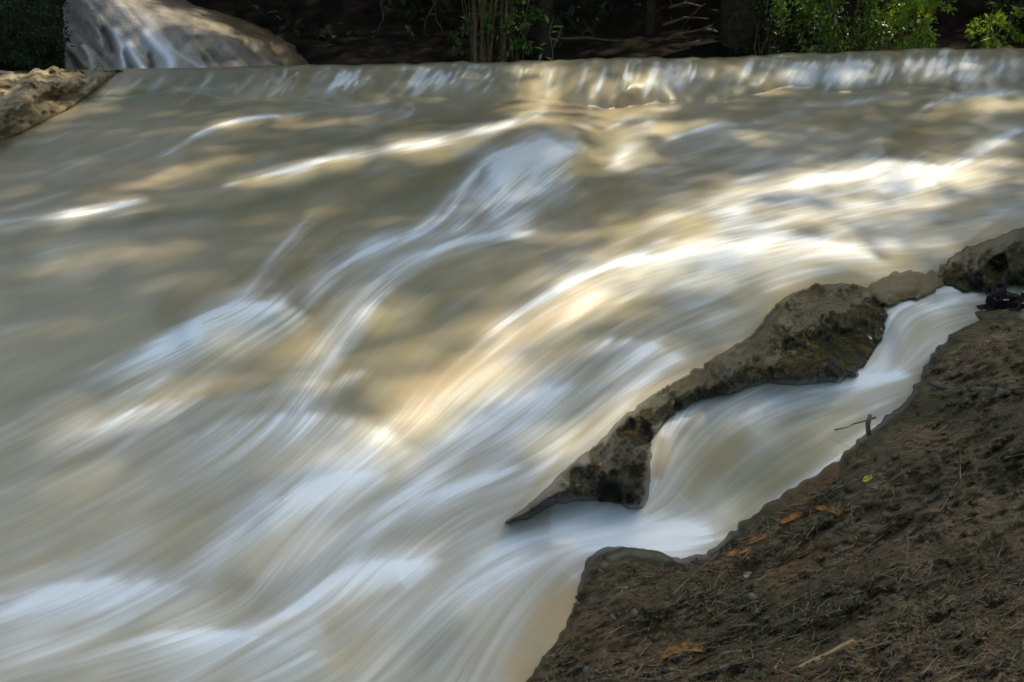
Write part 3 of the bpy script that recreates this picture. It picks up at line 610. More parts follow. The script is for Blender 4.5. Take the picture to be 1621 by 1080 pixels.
# ------------------------------------------------------------ rocks
def sphere_union(name, blobs, mat, vox=.018, noise_amp=(.03, .012), ns=(7, 22), ground=True, smooth=26, ysq=1.):
    bm = bmesh.new(); ex = []
    for i in range(len(blobs)):
        for j in range(i+1, len(blobs)):
            (c0, r0), (c1, r1) = blobs[i], blobs[j]; d = np.linalg.norm(np.array(c0)-np.array(c1))
            if d < (r0+r1)*1.05:
                for t in (.25, .5, .75): ex.append((np.array(c0)*(1-t)+np.array(c1)*t, (r0*(1-t)+r1*t)*.97))
    for (c, r) in list(blobs)+ex:
        q = bmesh.ops.create_icosphere(bm, subdivisions=3, radius=r)
        for v in q['verts']: v.co = Vector((v.co.x, v.co.y*ysq, v.co.z))+Vector(c)
    me = bpy.data.meshes.new(name); bm.to_mesh(me); bm.free(); o = bpy.data.objects.new(name, me); C.objects.link(o)
    md = o.modifiers.new('r', 'REMESH'); md.mode = 'VOXEL'; md.voxel_size = vox
    ms = o.modifiers.new('s', 'SMOOTH'); ms.iterations = smooth; ms.factor = .6
    dg = bpy.context.evaluated_depsgraph_get(); m2 = bpy.data.meshes.new_from_object(o.evaluated_get(dg)); o.modifiers.clear(); o.data = m2; m2.name = name
    bpy.data.meshes.remove(me)
    n = len(m2.vertices); co = np.empty(n*3, np.float32); no = np.empty(n*3, np.float32); m2.vertices.foreach_get('co', co); m2.vertex_normals.foreach_get('vector', no)
    co = co.reshape(-1, 3); no = no.reshape(-1, 3); d = np.empty(n, np.float32)
    for k in range(n):
        p = co[k]; d[k] = noise_amp[0]*mnoise.noise(Vector(p*ns[0]))+noise_amp[1]*mnoise.noise(Vector(p*ns[1]))+noise_amp[1]*.4*mnoise.noise(Vector(p*ns[1]*2.6))
    co += no*d[:,None]; m2.vertices.foreach_set('co', co.ravel()); m2.polygons.foreach_set('use_smooth', np.ones(len(m2.polygons), bool)); m2.materials.clear(); m2.materials.append(mat); m2.update()
    return o
def pblobs(lst, yoff=0.):
    out = []
    for (cx, cy, r) in lst:
        y = float(water_y(cx, cy+r*.75)) + yoff; p = at(cx, cy, y+r*y/FPX*.35); out.append((p, r*y/FPX*1.04))
    return out
def ledge_rock(name, U, L, mat, lab, lump=1., step=2.2, g_pow=2.0, seed=0, group='wet rocks between the stream and the side channel'):
    """A rounded rock shelf: level with the stream along U, dropping to the lower water along L."""
    U = spline(U, 8); L = spline(L, 8)
    for P_, o_ in ((U, 3.), (L, 40.)):
        for k in range(1, len(P_)-1): P_[k] += (6*mnoise.noise(Vector((k*.35, o_, seed))), 6*mnoise.noise(Vector((k*.35, o_+9, seed))))
    A_ = np.vstack([U, L]); x0, y0 = A_.min(0)-14; x1, y1 = A_.max(0)+14
    QX, QY = np.meshgrid(np.arange(x0, x1, step), np.arange(y0, y1, step))
    def near(P):
        best = np.full(QX.shape, 1e9); by = np.zeros(QX.shape); bx = np.zeros(QX.shape)
        for k in range(len(P)-1):
            q = P[k+1]-P[k]; t = np.clip(((QX-P[k,0])*q[0]+(QY-P[k,1])*q[1])/((q**2).sum()+1e-9), 0, 1)
            cx, cy = P[k,0]+t*q[0], P[k,1]+t*q[1]; d = np.hypot(QX-cx, QY-cy); u = d < best; best = np.where(u, d, best); bx = np.where(u, cx, bx); by = np.where(u, cy, by)
        return best, bx, by
    dU, ux, uy = near(U); dL, lx_, ly_ = near(L)
    poly = np.vstack([U, L[::-1]]); ins_ = np.zeros(QX.shape, bool); k2 = len(poly)-1
    for k in range(len(poly)):
        xi, yi = poly[k]; xj, yj = poly[k2]; ins_ ^= ((yi > QY) != (yj > QY)) & (QX < (xj-xi)*(QY-yi)/(yj-yi+1e-12)+xi); k2 = k
    sdp = np.where(ins_, 1, -1)*np.minimum(dU, dL); t = dL/(dU+dL+1e-6)
    sc = float(base_y(A_[:,0].mean(), A_[:,1].mean()))/4.5
    yL = water_y(lx_, ly_); yU = water_y(ux, uy); Yr = yL+(yU-yL)*t**g_pow
    dome = 1-(1-np.clip(sdp/38., 0, 1))**2
    wq = water_y(QX, QY); Yr = np.where(sdp > 0, np.minimum(Yr, wq-(.05+.14*dome*lump)*sc), Yr)
    n_ = .050*vnoise(QX,QY,44,seed+1,R(-40),1.3)+.034*vnoise(QX,QY,20,seed+2,R(-40),1.2)+.013*vnoise(QX,QY,9.5,seed+3,0,1)+.005*vnoise(QX,QY,4.6,seed+4,0,1)
    n_ = np.maximum(n_, -.05); fade_ = sm(-3, 5, sdp); Yr = Yr-n_*sc*lump*fade_*1.6*(.6+.4*dome)-.02*sc*sm(-1, 8, sdp)
    Yr = np.where(sdp < 0, np.maximum(Yr, wq-.02*sc+np.clip(-sdp, 0, None)*.014), Yr)
    rx, rz = ray(QX, QY); Pq = np.stack([rx*Yr, Yr, CZ+rz*Yr], 2); kp = (sdp > -11).ravel(); Fq = grid_faces(*QX.shape)[:, ::-1]; Fq = Fq[kp[Fq].all(1)]
    o = mesh_obj(name, Pq.reshape(-1, 3), Fq, mat); bm = bmesh.new(); bm.from_mesh(o.data); bmesh.ops.delete(bm, geom=[v for v in bm.verts if not v.link_faces], context='VERTS'); bm.to_mesh(o.data); bm.free()
    return tag(o, lab, 'rock', group)
ledge_rock('mossy_ledge', [(800,828),(852,786),(910,731),(950,700),(980,667),(1008,645),(1044,619),(1088,594),(1120,574),(1160,550),(1195,526),(1216,498),(1240,474),(1275,456),(1315,450),(1360,453),(1392,464)],
 [(800,828),(840,818),(880,798),(930,792),(975,797),(1016,804),(1028,765),(1029,720),(1034,692),(1052,668),(1080,648),(1108,632),(1135,628),(1165,620),(1210,607),(1255,609),(1300,607),(1345,598),(1368,578),(1392,540),(1402,505),(1392,464)],
 ROCK, 'long wet mossy rock ledge, humped at its upper end, between stream and side channel', seed=210)
ledge_rock('wet_rock', [(1364,466),(1395,442),(1430,431),(1462,433),(1494,432)], [(1364,466),(1400,484),(1430,476),(1462,470),(1494,452)], FILM, 'smooth olive brown rock under thin water above the small side waterfall', .35, seed=230)
ledge_rock('wet_rock', [(1484,436),(1500,414),(1532,394),(1574,378),(1621,362),(1700,340),(1800,320)], [(1484,436),(1500,452),(1530,462),(1570,458),(1600,452),(1640,452),(1720,440),(1800,425)], ROCK, 'rough grey brown rock at the right edge above the black driftwood', 1.1, seed=250)
o = sphere_union('bank_stone', [(on_bank(x, y, .0), r*.0021) for x, y, r in [(956,897,10),(966,889,12),(976,884,13),(990,879,14),(1010,880,14),(1030,884,13),(1048,888,11),(1062,891,8)]], OLIVE, .008, (.008, .003), (12, 40), smooth=6); tag(o, 'smooth olive wet stone capping the tip of the dirt bank', 'stone')
o = sphere_union('wet_ledge', [(on_bank(x, y, -.01), r*.0028) for x, y, r in [(1500,516,12),(1520,512,14),(1545,508,16),(1570,506,16),(1592,503,16),(1615,505,15),(1640,500,18)]], FILM, .012, (.014, .006), (10, 30), 3); tag(o, 'tan wet rock shelf between the dark wood debris and the soil bank', 'rock')

# sunlit ledge at the left edge
lx_ = np.arange(-420, 230, 3.); ly_ = np.arange(96, 300, 2.2); LGX, LGY = np.meshgrid(lx_, ly_)
LGX = LGX.astype(float); bnd = np.interp(LGX, [-420,-200,-60,0,30,60,110,140,175,190,230],[330,290,242,222,212,196,172,150,122,112,60])
topl = np.interp(LGX, [-420,-100,0,40,65,85,100,140,230],[112,112,114,112,108,106,109,112,113])
LH = .20*(1-np.exp(-np.clip(bnd-LGY, 0, None)/26.)) - np.clip(LGY-bnd, 0, None)*.012
LH += sm(-6, 20, bnd-LGY)*(.035*vnoise(LGX,LGY,26,51,R(-25),1.8)+.014*vnoise(LGX,LGY,11,52,R(-25),1.6)+.008*vnoise(LGX,LGY,5,53,0,1))
yl = base_y(LGX, np.maximum(LGY, crest(LGX)+2)); LYY = yl-LH*1.3/np.maximum(slope_(LGX, LGY), .2)*.7-.05
tl = np.clip((crest(LGX)+6-LGY)/20., 0, 1); LYY = LYY+tl*.5
LYq = np.maximum(LGY, topl+3*vnoise(LGX,LGX*0,14,54,0,1))
rx, rz = ray(LGX, LYq); PL = np.stack([rx*LYY, LYY, CZ+rz*LYY], 2)
o = mesh_obj('travertine_ledge', PL.reshape(-1, 3), grid_faces(*LGX.shape)[:, ::-1], LEDG); tag(o, 'sunlit yellow travertine ledge with pits at the left edge of the stream', 'rock')

# pale mound with its falls at the back left
mx_ = np.arange(60, 540, 3.); my_ = np.arange(-170, 124, 3.)
MX, MY = np.meshgrid(mx_, my_)
edge_r = np.interp(MY, [-170,-60,0,15,40,65,108,124], [150,200,275,335,400,450,492,505])
edge_l = np.interp(MY, [-170,0,60,100,124], [70,88,100,102,100])
u = np.clip((MX-edge_l)/(edge_r-edge_l), 0, 1)
YM = 12.9 + .9*(MY < 0)*0 - .010*(MY-0) + 1.0*np.abs(2*u-.8)**2.2
CF = np.zeros_like(MX); CB = np.zeros_like(MX); CD = np.zeros_like(MX)
FAN = vnoise(MX+MY*-.9, MY*.12, 5, 31, 0, 1); FAN2 = vnoise(MX+MY*-.9, MY*.15, 13, 32, 0, 1)
def mstroke(A, pts, w, amp):
    p = spline(pts, 6)
    d = np.full(MX.shape, 1e9)
    for k in range(len(p)-1):
        s = p[k+1]-p[k]; t = np.clip(((MX-p[k,0])*s[0]+(MY-p[k,1])*s[1])/((s**2).sum()+1e-9), 0, 1); d = np.minimum(d, np.hypot(MX-p[k,0]-t*s[0], MY-p[k,1]-t*s[1]))
    A += amp*np.exp(-(d/w)**2)
for p, w, m in [([(182,50),(190,75),(196,106)],6,.75),([(203,70),(215,92),(228,112)],7,.95),([(232,55),(250,72),(268,90),(272,112)],9,1.),([(130,75),(140,90),(145,110)],4,.35),([(268,75),(300,95),(330,112)],4,.45),([(230,30),(245,45),(270,70)],7,.3),([(180,-20),(190,10),(210,40)],9,.15)]: mstroke(CF, p, w, m)
for p, w, m in [([(163,48),(168,62),(174,80)],5,.9),([(236,88),(241,106)],4.5,.9),([(112,92),(122,112)],10,.7),([(196,84),(206,108)],3.5,.6),([(325,92),(332,104)],3.5,.6)]: mstroke(CD, p, w, m)
CB += np.clip((MX-np.interp(MY,[-170,0,60,124],[120,225,340,430]))/60, 0, 1)*.9 + .15*FAN2
CF = np.clip(CF*(1+.12*FAN), 0, 1); CB = np.clip(CB, 0, 1); CD = np.clip(CD, 0, 1)
YM += .10*CD - .10*CF + .012*FAN + .02*FAN2 + .05*vnoise(MX, MY, 9, 33)*CB
rx, rz = ray(MX, MY); PM = np.stack([rx*YM, YM, CZ+rz*YM], 2)
kk = ((MX >= edge_l-2) & (MX <= edge_r+2+4*vnoise(MX, MY, 9, 35, 0, 1))).ravel(); Fm = grid_faces(*MX.shape)[:, ::-1]; Fm = Fm[kk[Fm].all(1)]
# give the mound a body: sweep its rim back into the hill
nM = MX.size; PMb = PM.reshape(-1, 3).copy(); PMb[:,1] += 2.4; PMb[:,0] = PMb[:,0]*1.02-.2
mcol = np.stack([CF, CB, CD, np.ones_like(CF)], 2).reshape(-1, 4)
from collections import Counter
ed = Counter()
for f in Fm.tolist():
    for k in range(4): ed[(f[k], f[(k+1)%4])] += 1
side = [(b_, a_, a_+nM, b_+nM) for (a_, b_) in ed if (b_, a_) not in ed]
allF = np.concatenate([Fm, np.array(side, np.int32)])
o = mesh_obj('travertine_mound', np.concatenate([PM.reshape(-1, 3), PMb]), allF, TRAV.m, colors=np.concatenate([mcol, mcol]))
bm = bmesh.new(); bm.from_mesh(o.data); bmesh.ops.delete(bm, geom=[v for v in bm.verts if not v.link_faces], context='VERTS'); bm.to_mesh(o.data); bm.free()
tag(o, 'pale grey travertine mound with thin white falls beyond the stream, back left', 'rock mound')
lb = [(at(x, y, Y+.3), r*Y/FPX) for x, y, r, Y in [(20,60,60,11.4),(60,75,40,11.2),(-40,40,80,11.5),(62,30,34,11.5),(40,-30,60,11.8),(80,95,18,11.3),(75,0,20,11.6)]]
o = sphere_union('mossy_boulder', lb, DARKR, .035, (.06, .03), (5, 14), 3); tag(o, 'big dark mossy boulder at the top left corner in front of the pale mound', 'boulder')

# ------------------------------------------------------------ tubes, leaves
def tube(V, Fc, pts, r0, r1, n=6):
    pts = [Vector(p) for p in pts]; b0 = len(V); m = len(pts)
    for k, p in enumerate(pts):
        t = (pts[min(k+1, m-1)]-pts[max(k-1, 0)]).normalized(); a_ = t.orthogonal().normalized(); b_ = t.cross(a_); r = r0+(r1-r0)*k/(m-1)
        for j in range(n): g = 2*math.pi*j/n; V.append(p+a_*math.cos(g)*r+b_*math.sin(g)*r)
    for k in range(m-1):
        for j in range(n): Fc.append((b0+k*n+j, b0+k*n+(j+1)%n, b0+(k+1)*n+(j+1)%n, b0+(k+1)*n+j))
    Fc.append(tuple(b0+j for j in range(n))[::-1]); Fc.append(tuple(b0+(m-1)*n+j for j in range(n)))
def leaf(V, Fc, p, d, nrm, ln, wd):
    d = Vector(d).normalized(); s = d.cross(Vector(nrm)).normalized(); n = s.cross(d); p = Vector(p); b = len(V)
    V.extend([p, p+d*ln*.45+s*wd*.5+n*ln*.04, p+d*ln-n*ln*.12, p+d*ln*.45-s*wd*.5+n*ln*.04, p+d*ln*.5-n*ln*.04])
    Fc.extend([(b, b+1, b+4), (b+1, b+2, b+4), (b+2, b+3, b+4), (b+3, b, b+4)])
def rvec(): return Vector(rng.standard_normal(3)).normalized()
def foliage(name, parent, n, cen, rad, size, mat, zmin=None, shell=.5, droop=.3):
    V, Fc = [], []; cen = Vector(cen); nc_ = max(4, n//26); cl = []
    for _ in range(nc_):
        v = rvec()*(shell+(1-shell)*random.random()); cl.append(cen+Vector((v.x*rad[0], v.y*rad[1], v.z*rad[2])))
    for _ in range(n):
        c0 = random.choice(cl)+rvec()*min(rad)*.26*random.random()**.5
        if zmin is not None and c0.z < zmin: c0.z = zmin+random.random()*.05
        d = (c0-cen).normalized()*.6+rvec()*.8; d.z -= droop; nr_ = Vector((0, 0, 1))+rvec()*.7; s_ = size*random.uniform(.6, 1.3)
        leaf(V, Fc, c0, d, nr_, s_, s_*.5)
    return mesh_obj(name, [tuple(v) for v in V], Fc, mat, smooth=False) if parent is None else adopt(mesh_obj(name, [tuple(v) for v in V], Fc, mat, smooth=False), parent)
def wobble(a_, b_, n, amp):
    a_, b_ = Vector(a_), Vector(b_); out = []
    for k in range(n+1):
        t = k/n; p = a_.lerp(b_, t)+(rvec()*amp if 0 < k < n else Vector()); out.append(p)
    return out

# ------------------------------------------------------------ trees whose crowns shade the water, gaps cut to place the sun patches
e1 = np.cross(SD, [0, 0, 1.]); e1 /= np.linalg.norm(e1); e2 = np.cross(SD, e1)
def ab(p): p = np.asarray(p, float); return np.stack([p@e1, p@e2], -1)
holes = []  # openings in the crowns, laid out where sun should fall
def gap(pts, rpx, op=1., y=None):
    w = [at(a_, b_, y if y is not None else None) for a_, b_ in pts]
    r = rpx*np.mean([q[1] for q in w])/FPX
    holes.append((ab(np.array(w)), max(r, .05), op))
gap([(862,110),(862,150),(840,185),(760,210),(680,228)],20); gap([(680,228),(600,242),(510,260),(430,282)],14)
gap([(930,130),(1000,140)],34,.75); gap([(1060,110),(1060,160)],20,.5); gap([(1160,110),(1200,130)],14,.8); gap([(1000,215),(975,258)],26); gap([(1040,200),(1110,195)],13)
gap([(900,200),(1000,185)],16,.9)
gap([(440,186),(340,205)],12); gap([(560,188),(470,196)],10,.8); gap([(330,262),(240,290),(160,312)],20,.75); gap([(240,322),(90,346)],9,.9); gap([(290,395),(120,420)],9,.8)
gap([(1330,275),(1180,308),(1060,345),(960,380)],26,.8); gap([(1560,270),(1480,285),(1380,280)],34,.72); gap([(1450,320),(1350,335),(1240,350)],16,.8)
gap([(1621,165),(1560,165),(1500,180)],14,.9); gap([(1330,165),(1260,200),(1180,225)],14,.5); gap([(1400,420),(1300,395),(1150,395),(1040,412)],14,.85)
gap([(1000,430),(900,465),(820,520),(740,580),(660,640),(610,680)],34,.88); gap([(880,500),(800,560),(700,640)],22,.9)
gap([(500,530),(430,570),(350,610)],18,.7); gap([(300,600),(220,640),(130,680)],26,.6); gap([(560,680),(620,700)],12,.5); gap([(600,530),(540,600)],9,.4)
gap([(560,320),(480,350)],14,.5); gap([(600,900),(540,960)],14,.6); gap([(620,500),(580,540)],8,.5)
gap([(1550,250),(1300,300),(1050,350),(850,480)],95,.50); gap([(1000,150),(700,200),(300,260),(50,330)],60,.18); gap([(1450,385),(1200,405)],40,.5)
gap([(500,560),(200,660)],60,.3); gap([(1260,480),(1330,500)],22,.75); gap([(1110,590),(1180,575)],16,.75); gap([(985,665),(1070,620)],16,.75); gap([(880,760),(940,700)],16,.75); gap([(1500,110),(1250,120)],26,.5); gap([(700,130),(560,140)],22,.4)
gap([(160,112),(60,130)],26,1,10.1); gap([(110,150),(20,165),(-20,200)],44,1,9.5)
gap([(130,-20),(180,40),(230,90)],50,.62,12.9); gap([(185,70),(275,98)],20,.85,12.8); gap([(235,60),(280,105)],18,1,12.8); gap([(330,80),(400,108)],14,.7,13.)
gap([(1445,-10),(1450,30),(1455,70)],36,1,13.6); gap([(1270,0),(1400,50)],50,.92,13.6); gap([(1240,60),(1300,80)],20,.7,13.6); gap([(1570,25),(1575,70)],26,1,13.4); gap([(1595,-10),(1621,20)],14,.7,14)
gap([(740,10),(770,60)],18,.7,14.); gap([(880,30),(870,90)],13,.9,13.3); gap([(1060,10),(1110,50)],40,.8,15.); gap([(900,62),(1010,66)],14,.6,14.8); gap([(480,10),(700,40)],60,.3,15); gap([(600,80),(720,90)],20,.35,14.5); gap([(835,30),(820,45)],10,.8,14)
gap([(1300,500),(1290,540)],8,.4)
TR = [(at(860,108,14.6),.125,'tall slim tree with a pale edged trunk behind the little shoot','full',15),
      (at(1027,104,15.6),.075,'thin dark tree standing on the far bank between shrub and branches','full',14),
      (at(1178,104,14.9),.38,'broad dark old tree just left of the glossy sunlit bush','full',16),
      ((10.2,8.2,-.2),.35,'large added tree out of view right of the stream, crown shading the water','off',14),  # unseen trees added to carry the shading canopy
      ((9.4,13.0,1.4),.30,'added tree out of view behind the right edge, crown shading the far lip','off',14),
      ((-9.8,12.5,1.3),.30,'added tree out of view beyond the mossy boulder on the left','off',14)]
N = 135000
lx = rng.uniform(-9, 10, N); ly = rng.uniform(.3, 21, N); lz = np.clip(.179*(ly-2.6), 0, 2.4)
hz = rng.uniform(7.6, 11.6, N); t_ = (hz-lz)/SD[2]
LP = np.stack([lx, ly, lz], 1)+SD*t_[:,None]; LAB = ab(LP); ok = np.ones(N, bool); sz = rng.uniform(.10, .19, N)
near = np.full(N, 9.)
for pl, r, op in holes:
    d = np.full(N, 1e9)
    for k in range(max(1, len(pl)-1)):
        s = pl[min(k+1, len(pl)-1)]-pl[k]; l2 = (s**2).sum()+1e-9; q = LAB-pl[k]; t = np.clip((q@s)/l2, 0, 1); d = np.minimum(d, np.hypot(*(q-t[:,None]*s).T))
    ok &= ~(rng.random(N) < op*np.clip((r*1.9+.16-d)/(r*1.1+.22), 0, 1)**.8)
    near = np.minimum(near, d-r)
base = np.array([t[0][:2] for t in TR]); dd = np.hypot(LP[:,None,0]-base[None,:,0], LP[:,None,1]-base[None,:,1]); own = dd.argmin(1)
for k, (loc, r, lab, typ, hgt) in enumerate(TR):
    e = empty('tree', loc, lab, 'tree', 'trees round the stream'); V, Fc = [], []
    loc = Vector(loc); lean = Vector((rng.uniform(-.3, .3), rng.uniform(-.2, .2), 0)); topz = 9.8
    pts = [loc+Vector((0, 0, -.5))+lean*0, loc+Vector((0, 0, .25)), loc+lean*.3+Vector((0, 0, 1.6)), loc+lean*.8+Vector((0, 0, 4)), loc+lean*1.5+Vector((0, 0, topz-loc.z))]
    tube(V, Fc, pts, r, r*.45, 14)
    for j in range(len(V)):
        q = mnoise.noise(V[j]*3.)*.12*r; V[j] = V[j]+Vector((q, q*.4, 0))
    adopt(mesh_obj('trunk', [tuple(v) for v in V], Fc, BARK), e)
    idx = np.where(ok & (own == k))[0]
    if len(idx):
        V, Fc = [], []
        for j in rng.choice(idx, min(26, len(idx)), replace=False):
            tube(V, Fc, wobble(pts[-1]-Vector((0, 0, random.uniform(0, 2.5))), LP[j], 5, .18), r*.22+.01, .008, 5)
        adopt(mesh_obj('limb', [tuple(v) for v in V], Fc, BARK), e)
        # crown leaves: four-point faces, turned at random but mostly across the light
        m = len(idx); p = LP[idx]; d1 = rng.standard_normal((m, 3)); nrm = SD+rng.standard_normal((m, 3))*.45; nrm /= np.linalg.norm(nrm, axis=1)[:,None]
        d1 -= nrm*(d1*nrm).sum(1)[:,None]; d1 /= np.linalg.norm(d1, axis=1)[:,None]; d2 = np.cross(nrm, d1); s = sz[idx][:,None]
        Vv = np.stack([p-d1*s*.6, p-d2*s*.36+nrm*s*.05, p+d1*s*.6, p+d2*s*.36+nrm*s*.05], 1).reshape(-1, 3)
        Fv = np.arange(m*4).reshape(m, 4)
        adopt(mesh_obj('crown', Vv, Fv, LC, smooth=False), e)

# ------------------------------------------------------------ far bank plants
def bush(name, px, py, y, wpx, hpx, n, size, mat, lab, cat='bush', group='bushes on the far bank', stems=5, depth=.6, shell=.35):
    g0 = Vector(at(px, py, y)); e = empty(name, g0, lab, cat, group); w_ = wpx*y/FPX; h_ = hpx*y/FPX
    V, Fc = [], []
    for _ in range(stems):
        tp = g0+Vector((rng.uniform(-w_, w_)*.4, rng.uniform(-.2, .2), h_*rng.uniform(.6, .95))); tube(V, Fc, wobble(g0+Vector((rng.uniform(-.08,.08), 0, -.3)), tp, 5, .04), .014, .005, 5)
    if V: adopt(mesh_obj('stem', [tuple(v) for v in V], Fc, PALEB), e)
    foliage('foliage', e, n, g0+Vector((0, 0, h_*.5)), (w_*.5, depth, h_*.55), size, mat, zmin=g0.z-.05, shell=shell)
    return e
bush('leafy_bush', 1335, 92, 13.6, 225, 150, 3000, .075, LG, 'broad glossy leaved bush flecked with sun at the top right of centre')
bush('leafy_bush', 1445, 88, 12.9, 84, 120, 1300, .07, LY, 'bright yellow green bush lit by the sun beside the dark gap')
bush('leafy_bush', 1573, 84, 13.3, 60, 66, 620, .07, LY, 'small bright feathery bush near the right edge of the far bank')
bush('leafy_bush', 1205, 96, 14.2, 90, 110, 900, .06, LD, 'low dark bush at the foot of the broad dark tree')
bush('leafy_bush', 1640, 82, 14.2, 130, 140, 1100, .075, LG, 'dark glossy bush cut by the top right corner')
bush('leafy_bush', 752, 108, 14.4, 70, 160, 700, .07, LG, 'sparse green shrub left of the clump of brown stems', stems=3)
bush('leafy_bush', 818, 108, 14.2, 70, 130, 800, .07, LG, 'shrub with dark green leaves between the brown stems and the slim tree')
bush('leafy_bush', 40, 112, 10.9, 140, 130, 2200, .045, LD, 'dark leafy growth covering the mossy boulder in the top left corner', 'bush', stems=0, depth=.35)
# clump of brown stems
g0 = Vector(at(775, 106, 14.2)); e = empty('stem_clump', g0, 'clump of upright brown stems rising from the lip of the fall', 'plant')
for k in range(9):
    V, Fc = [], []; b_ = g0+Vector((rng.uniform(-.18, .2), rng.uniform(-.1, .15), -.3)); tube(V, Fc, wobble(b_, b_+Vector((rng.uniform(-.25, .35), rng.uniform(-.1, .1), 2.4)), 6, .03), rng.uniform(.014, .04), .012, 7)
    adopt(mesh_obj('stem', [tuple(v) for v in V], Fc, PALEB), e)
# the little shoot
g0 = Vector(at(876, 100, 12.9)); e = empty('leafy_shoot', g0, 'little shoot with a few sunlit leaves on the lip of the fall', 'plant')
V, Fc = [], []; tube(V, Fc, [g0+Vector((0, 0, -.2)), g0+Vector((-.01, 0, .15)), g0+Vector((-.05, 0, .35)), g0+Vector((.0, 0, .5))], .011, .005, 6); tube(V, Fc, [g0+Vector((-.01, 0, .16)), g0+Vector((.06, 0, .3)), g0+Vector((.1, 0, .42))], .012, .004, 6)
adopt(mesh_obj('stem', [tuple(v) for v in V], Fc, GRAYW), e)
for x, y, dx, dy in [(868,38,-2,-6),(872,45,18,-8),(878,44,24,-4),(870,52,20,-4),(866,68,-6,2),(858,84,-4,10),(862,90,10,4),(858,96,-8,2),(866,95,8,2),(862,80,-10,-4),(870,60,10,3)]:
    V, Fc = [], []; p = Vector(at(x, y, 12.85)); leaf(V, Fc, p, (dx, rng.uniform(-8, 4), -dy), (0, -.5, 1), rng.uniform(.09, .14), .045); adopt(mesh_obj('leaf', [tuple(v) for v in V], Fc, LY, smooth=False), e)
# bare branches on the far slope
for k, (lab, pts) in enumerate([('long bare crooked branch lying on the far slope, lowest one', [(1035,78),(1070,55),(1100,50),(1128,40)]),
   ('bare branch lying on the far slope just above the lowest one', [(1050,40),(1085,28),(1120,30)]),
   ('short bare branch on the far slope right under the top edge', [(1060,12),(1085,5),(1110,10)]),
   ('thin fallen branch lying across the soil right of the slim tree', [(888,62),(930,60),(975,66),(1018,62)])]):
    V, Fc = [], []; y = 15.0 if k < 3 else 14.9; q = [Vector(at(a_, b_, y+.1*j)) for j, (a_, b_) in enumerate(pts)]
    tube(V, Fc, q, .022, .010, 6)
    for j in range(5):
        s_ = q[random.randrange(len(q)-1)].lerp(q[-1], random.random()*.5); tube(V, Fc, wobble(s_, s_+Vector((rng.uniform(-.3, .3), rng.uniform(-.1, .1), rng.uniform(-.1, .25))), 3, .02), .009, .003, 4)
    tag(mesh_obj('fallen_branch', [tuple(v) for v in V], Fc, PALEB), lab, 'branch', 'bare branches on the far bank')
# thin vines in the dark
for lab, x0, x1 in [('pale thin vine hanging in the dark left of the brown stems, slanting left', 700, 668), ('pale thin vine hanging in the dark above the lip, slanting right', 672, 700), ('faint vine hanging in the dark near the end of the pale mound', 610, 600)]:
    V, Fc = [], []; tube(V, Fc, wobble(at(x0, -40, 15.2), at(x1, 60, 15.4), 7, .03), .014, .008, 5); tag(mesh_obj('hanging_vine', [tuple(v) for v in V], Fc, PALEB), lab, 'vine', 'vines in the dark wood')
# undergrowth mass of the wood
V, Fc = [], []
for _ in range(15000):
    a_ = rng.uniform(-1.25, 1.25); r = rng.uniform(14.8, 19.5); z = 1.7+max(0, (r-15)*.45)+rng.uniform(-.1, .5)*rng.random()+rng.choice([0, rng.uniform(0, 3.2)])
    p = Vector((math.sin(a_)*r*.95, math.cos(a_)*r, z)); q = fbm(p.x*.8, p.z*.9, 3, 3)
    if q < -.05 and z < 4: continue
    s_ = rng.uniform(.08, .22); leaf(V, Fc, p, rvec()+Vector((0, -.3, -.3)), Vector((0, 0, 1))+rvec()*.6, s_, s_*.5)
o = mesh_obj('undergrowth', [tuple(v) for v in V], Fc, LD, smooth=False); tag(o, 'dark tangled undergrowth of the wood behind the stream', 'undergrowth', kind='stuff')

# ------------------------------------------------------------ litter on the bank
V, Fc = [], []
def strip(px, py, ang, ln, r, lift, bend=.15, n=3):
    pts = []
    for k in range(n+1):
        t = k/n-.5; a_ = ang+bend*math.sin(t*5); x = px+math.cos(a_)*ln*t; y = py-math.sin(a_)*ln*t
        pts.append(on_bank(x, y, lift+rng.uniform(-.3, .3)*r))
    return pts
cnt = 0
while cnt < 4600:
    px, py = rng.uniform(850, 1640), rng.uniform(470, 1110)
    s_ = float(bsamp(sd, px, py))
    if s_ < 6 or s_ > 9e5: continue
    dens = .45+.5*(vnoise(np.array([px]), np.array([py]), 60, 77)[0]+.4)
    if rng.random() > dens+.25*(py > 900): continue
    ang = R(rng.normal(28, 26)) if rng.random() < .8 else rng.uniform(0, math.pi)
    ln = rng.gamma(2.2, 6.5)*(1.+(py-600)/900); rr_ = rng.uniform(.0007, .0026)
    tube(V, Fc, strip(px, py, ang, min(ln, 95), 1, .002, rng.uniform(-.5, .5)) if False else [on_bank(px+math.cos(ang+rng.uniform(-.1,.1))*ln*t, py-math.sin(ang)*ln*t, .003+.006*rng.random()) for t in (-.5, -.17, .17, .5)], rr_, rr_*.5, 3); cnt += 1
o = mesh_obj('needle_litter', [tuple(v) for v in V], Fc, NEED); tag(o, 'matted brown needles and rootlets covering the soil bank', 'litter', kind='stuff')
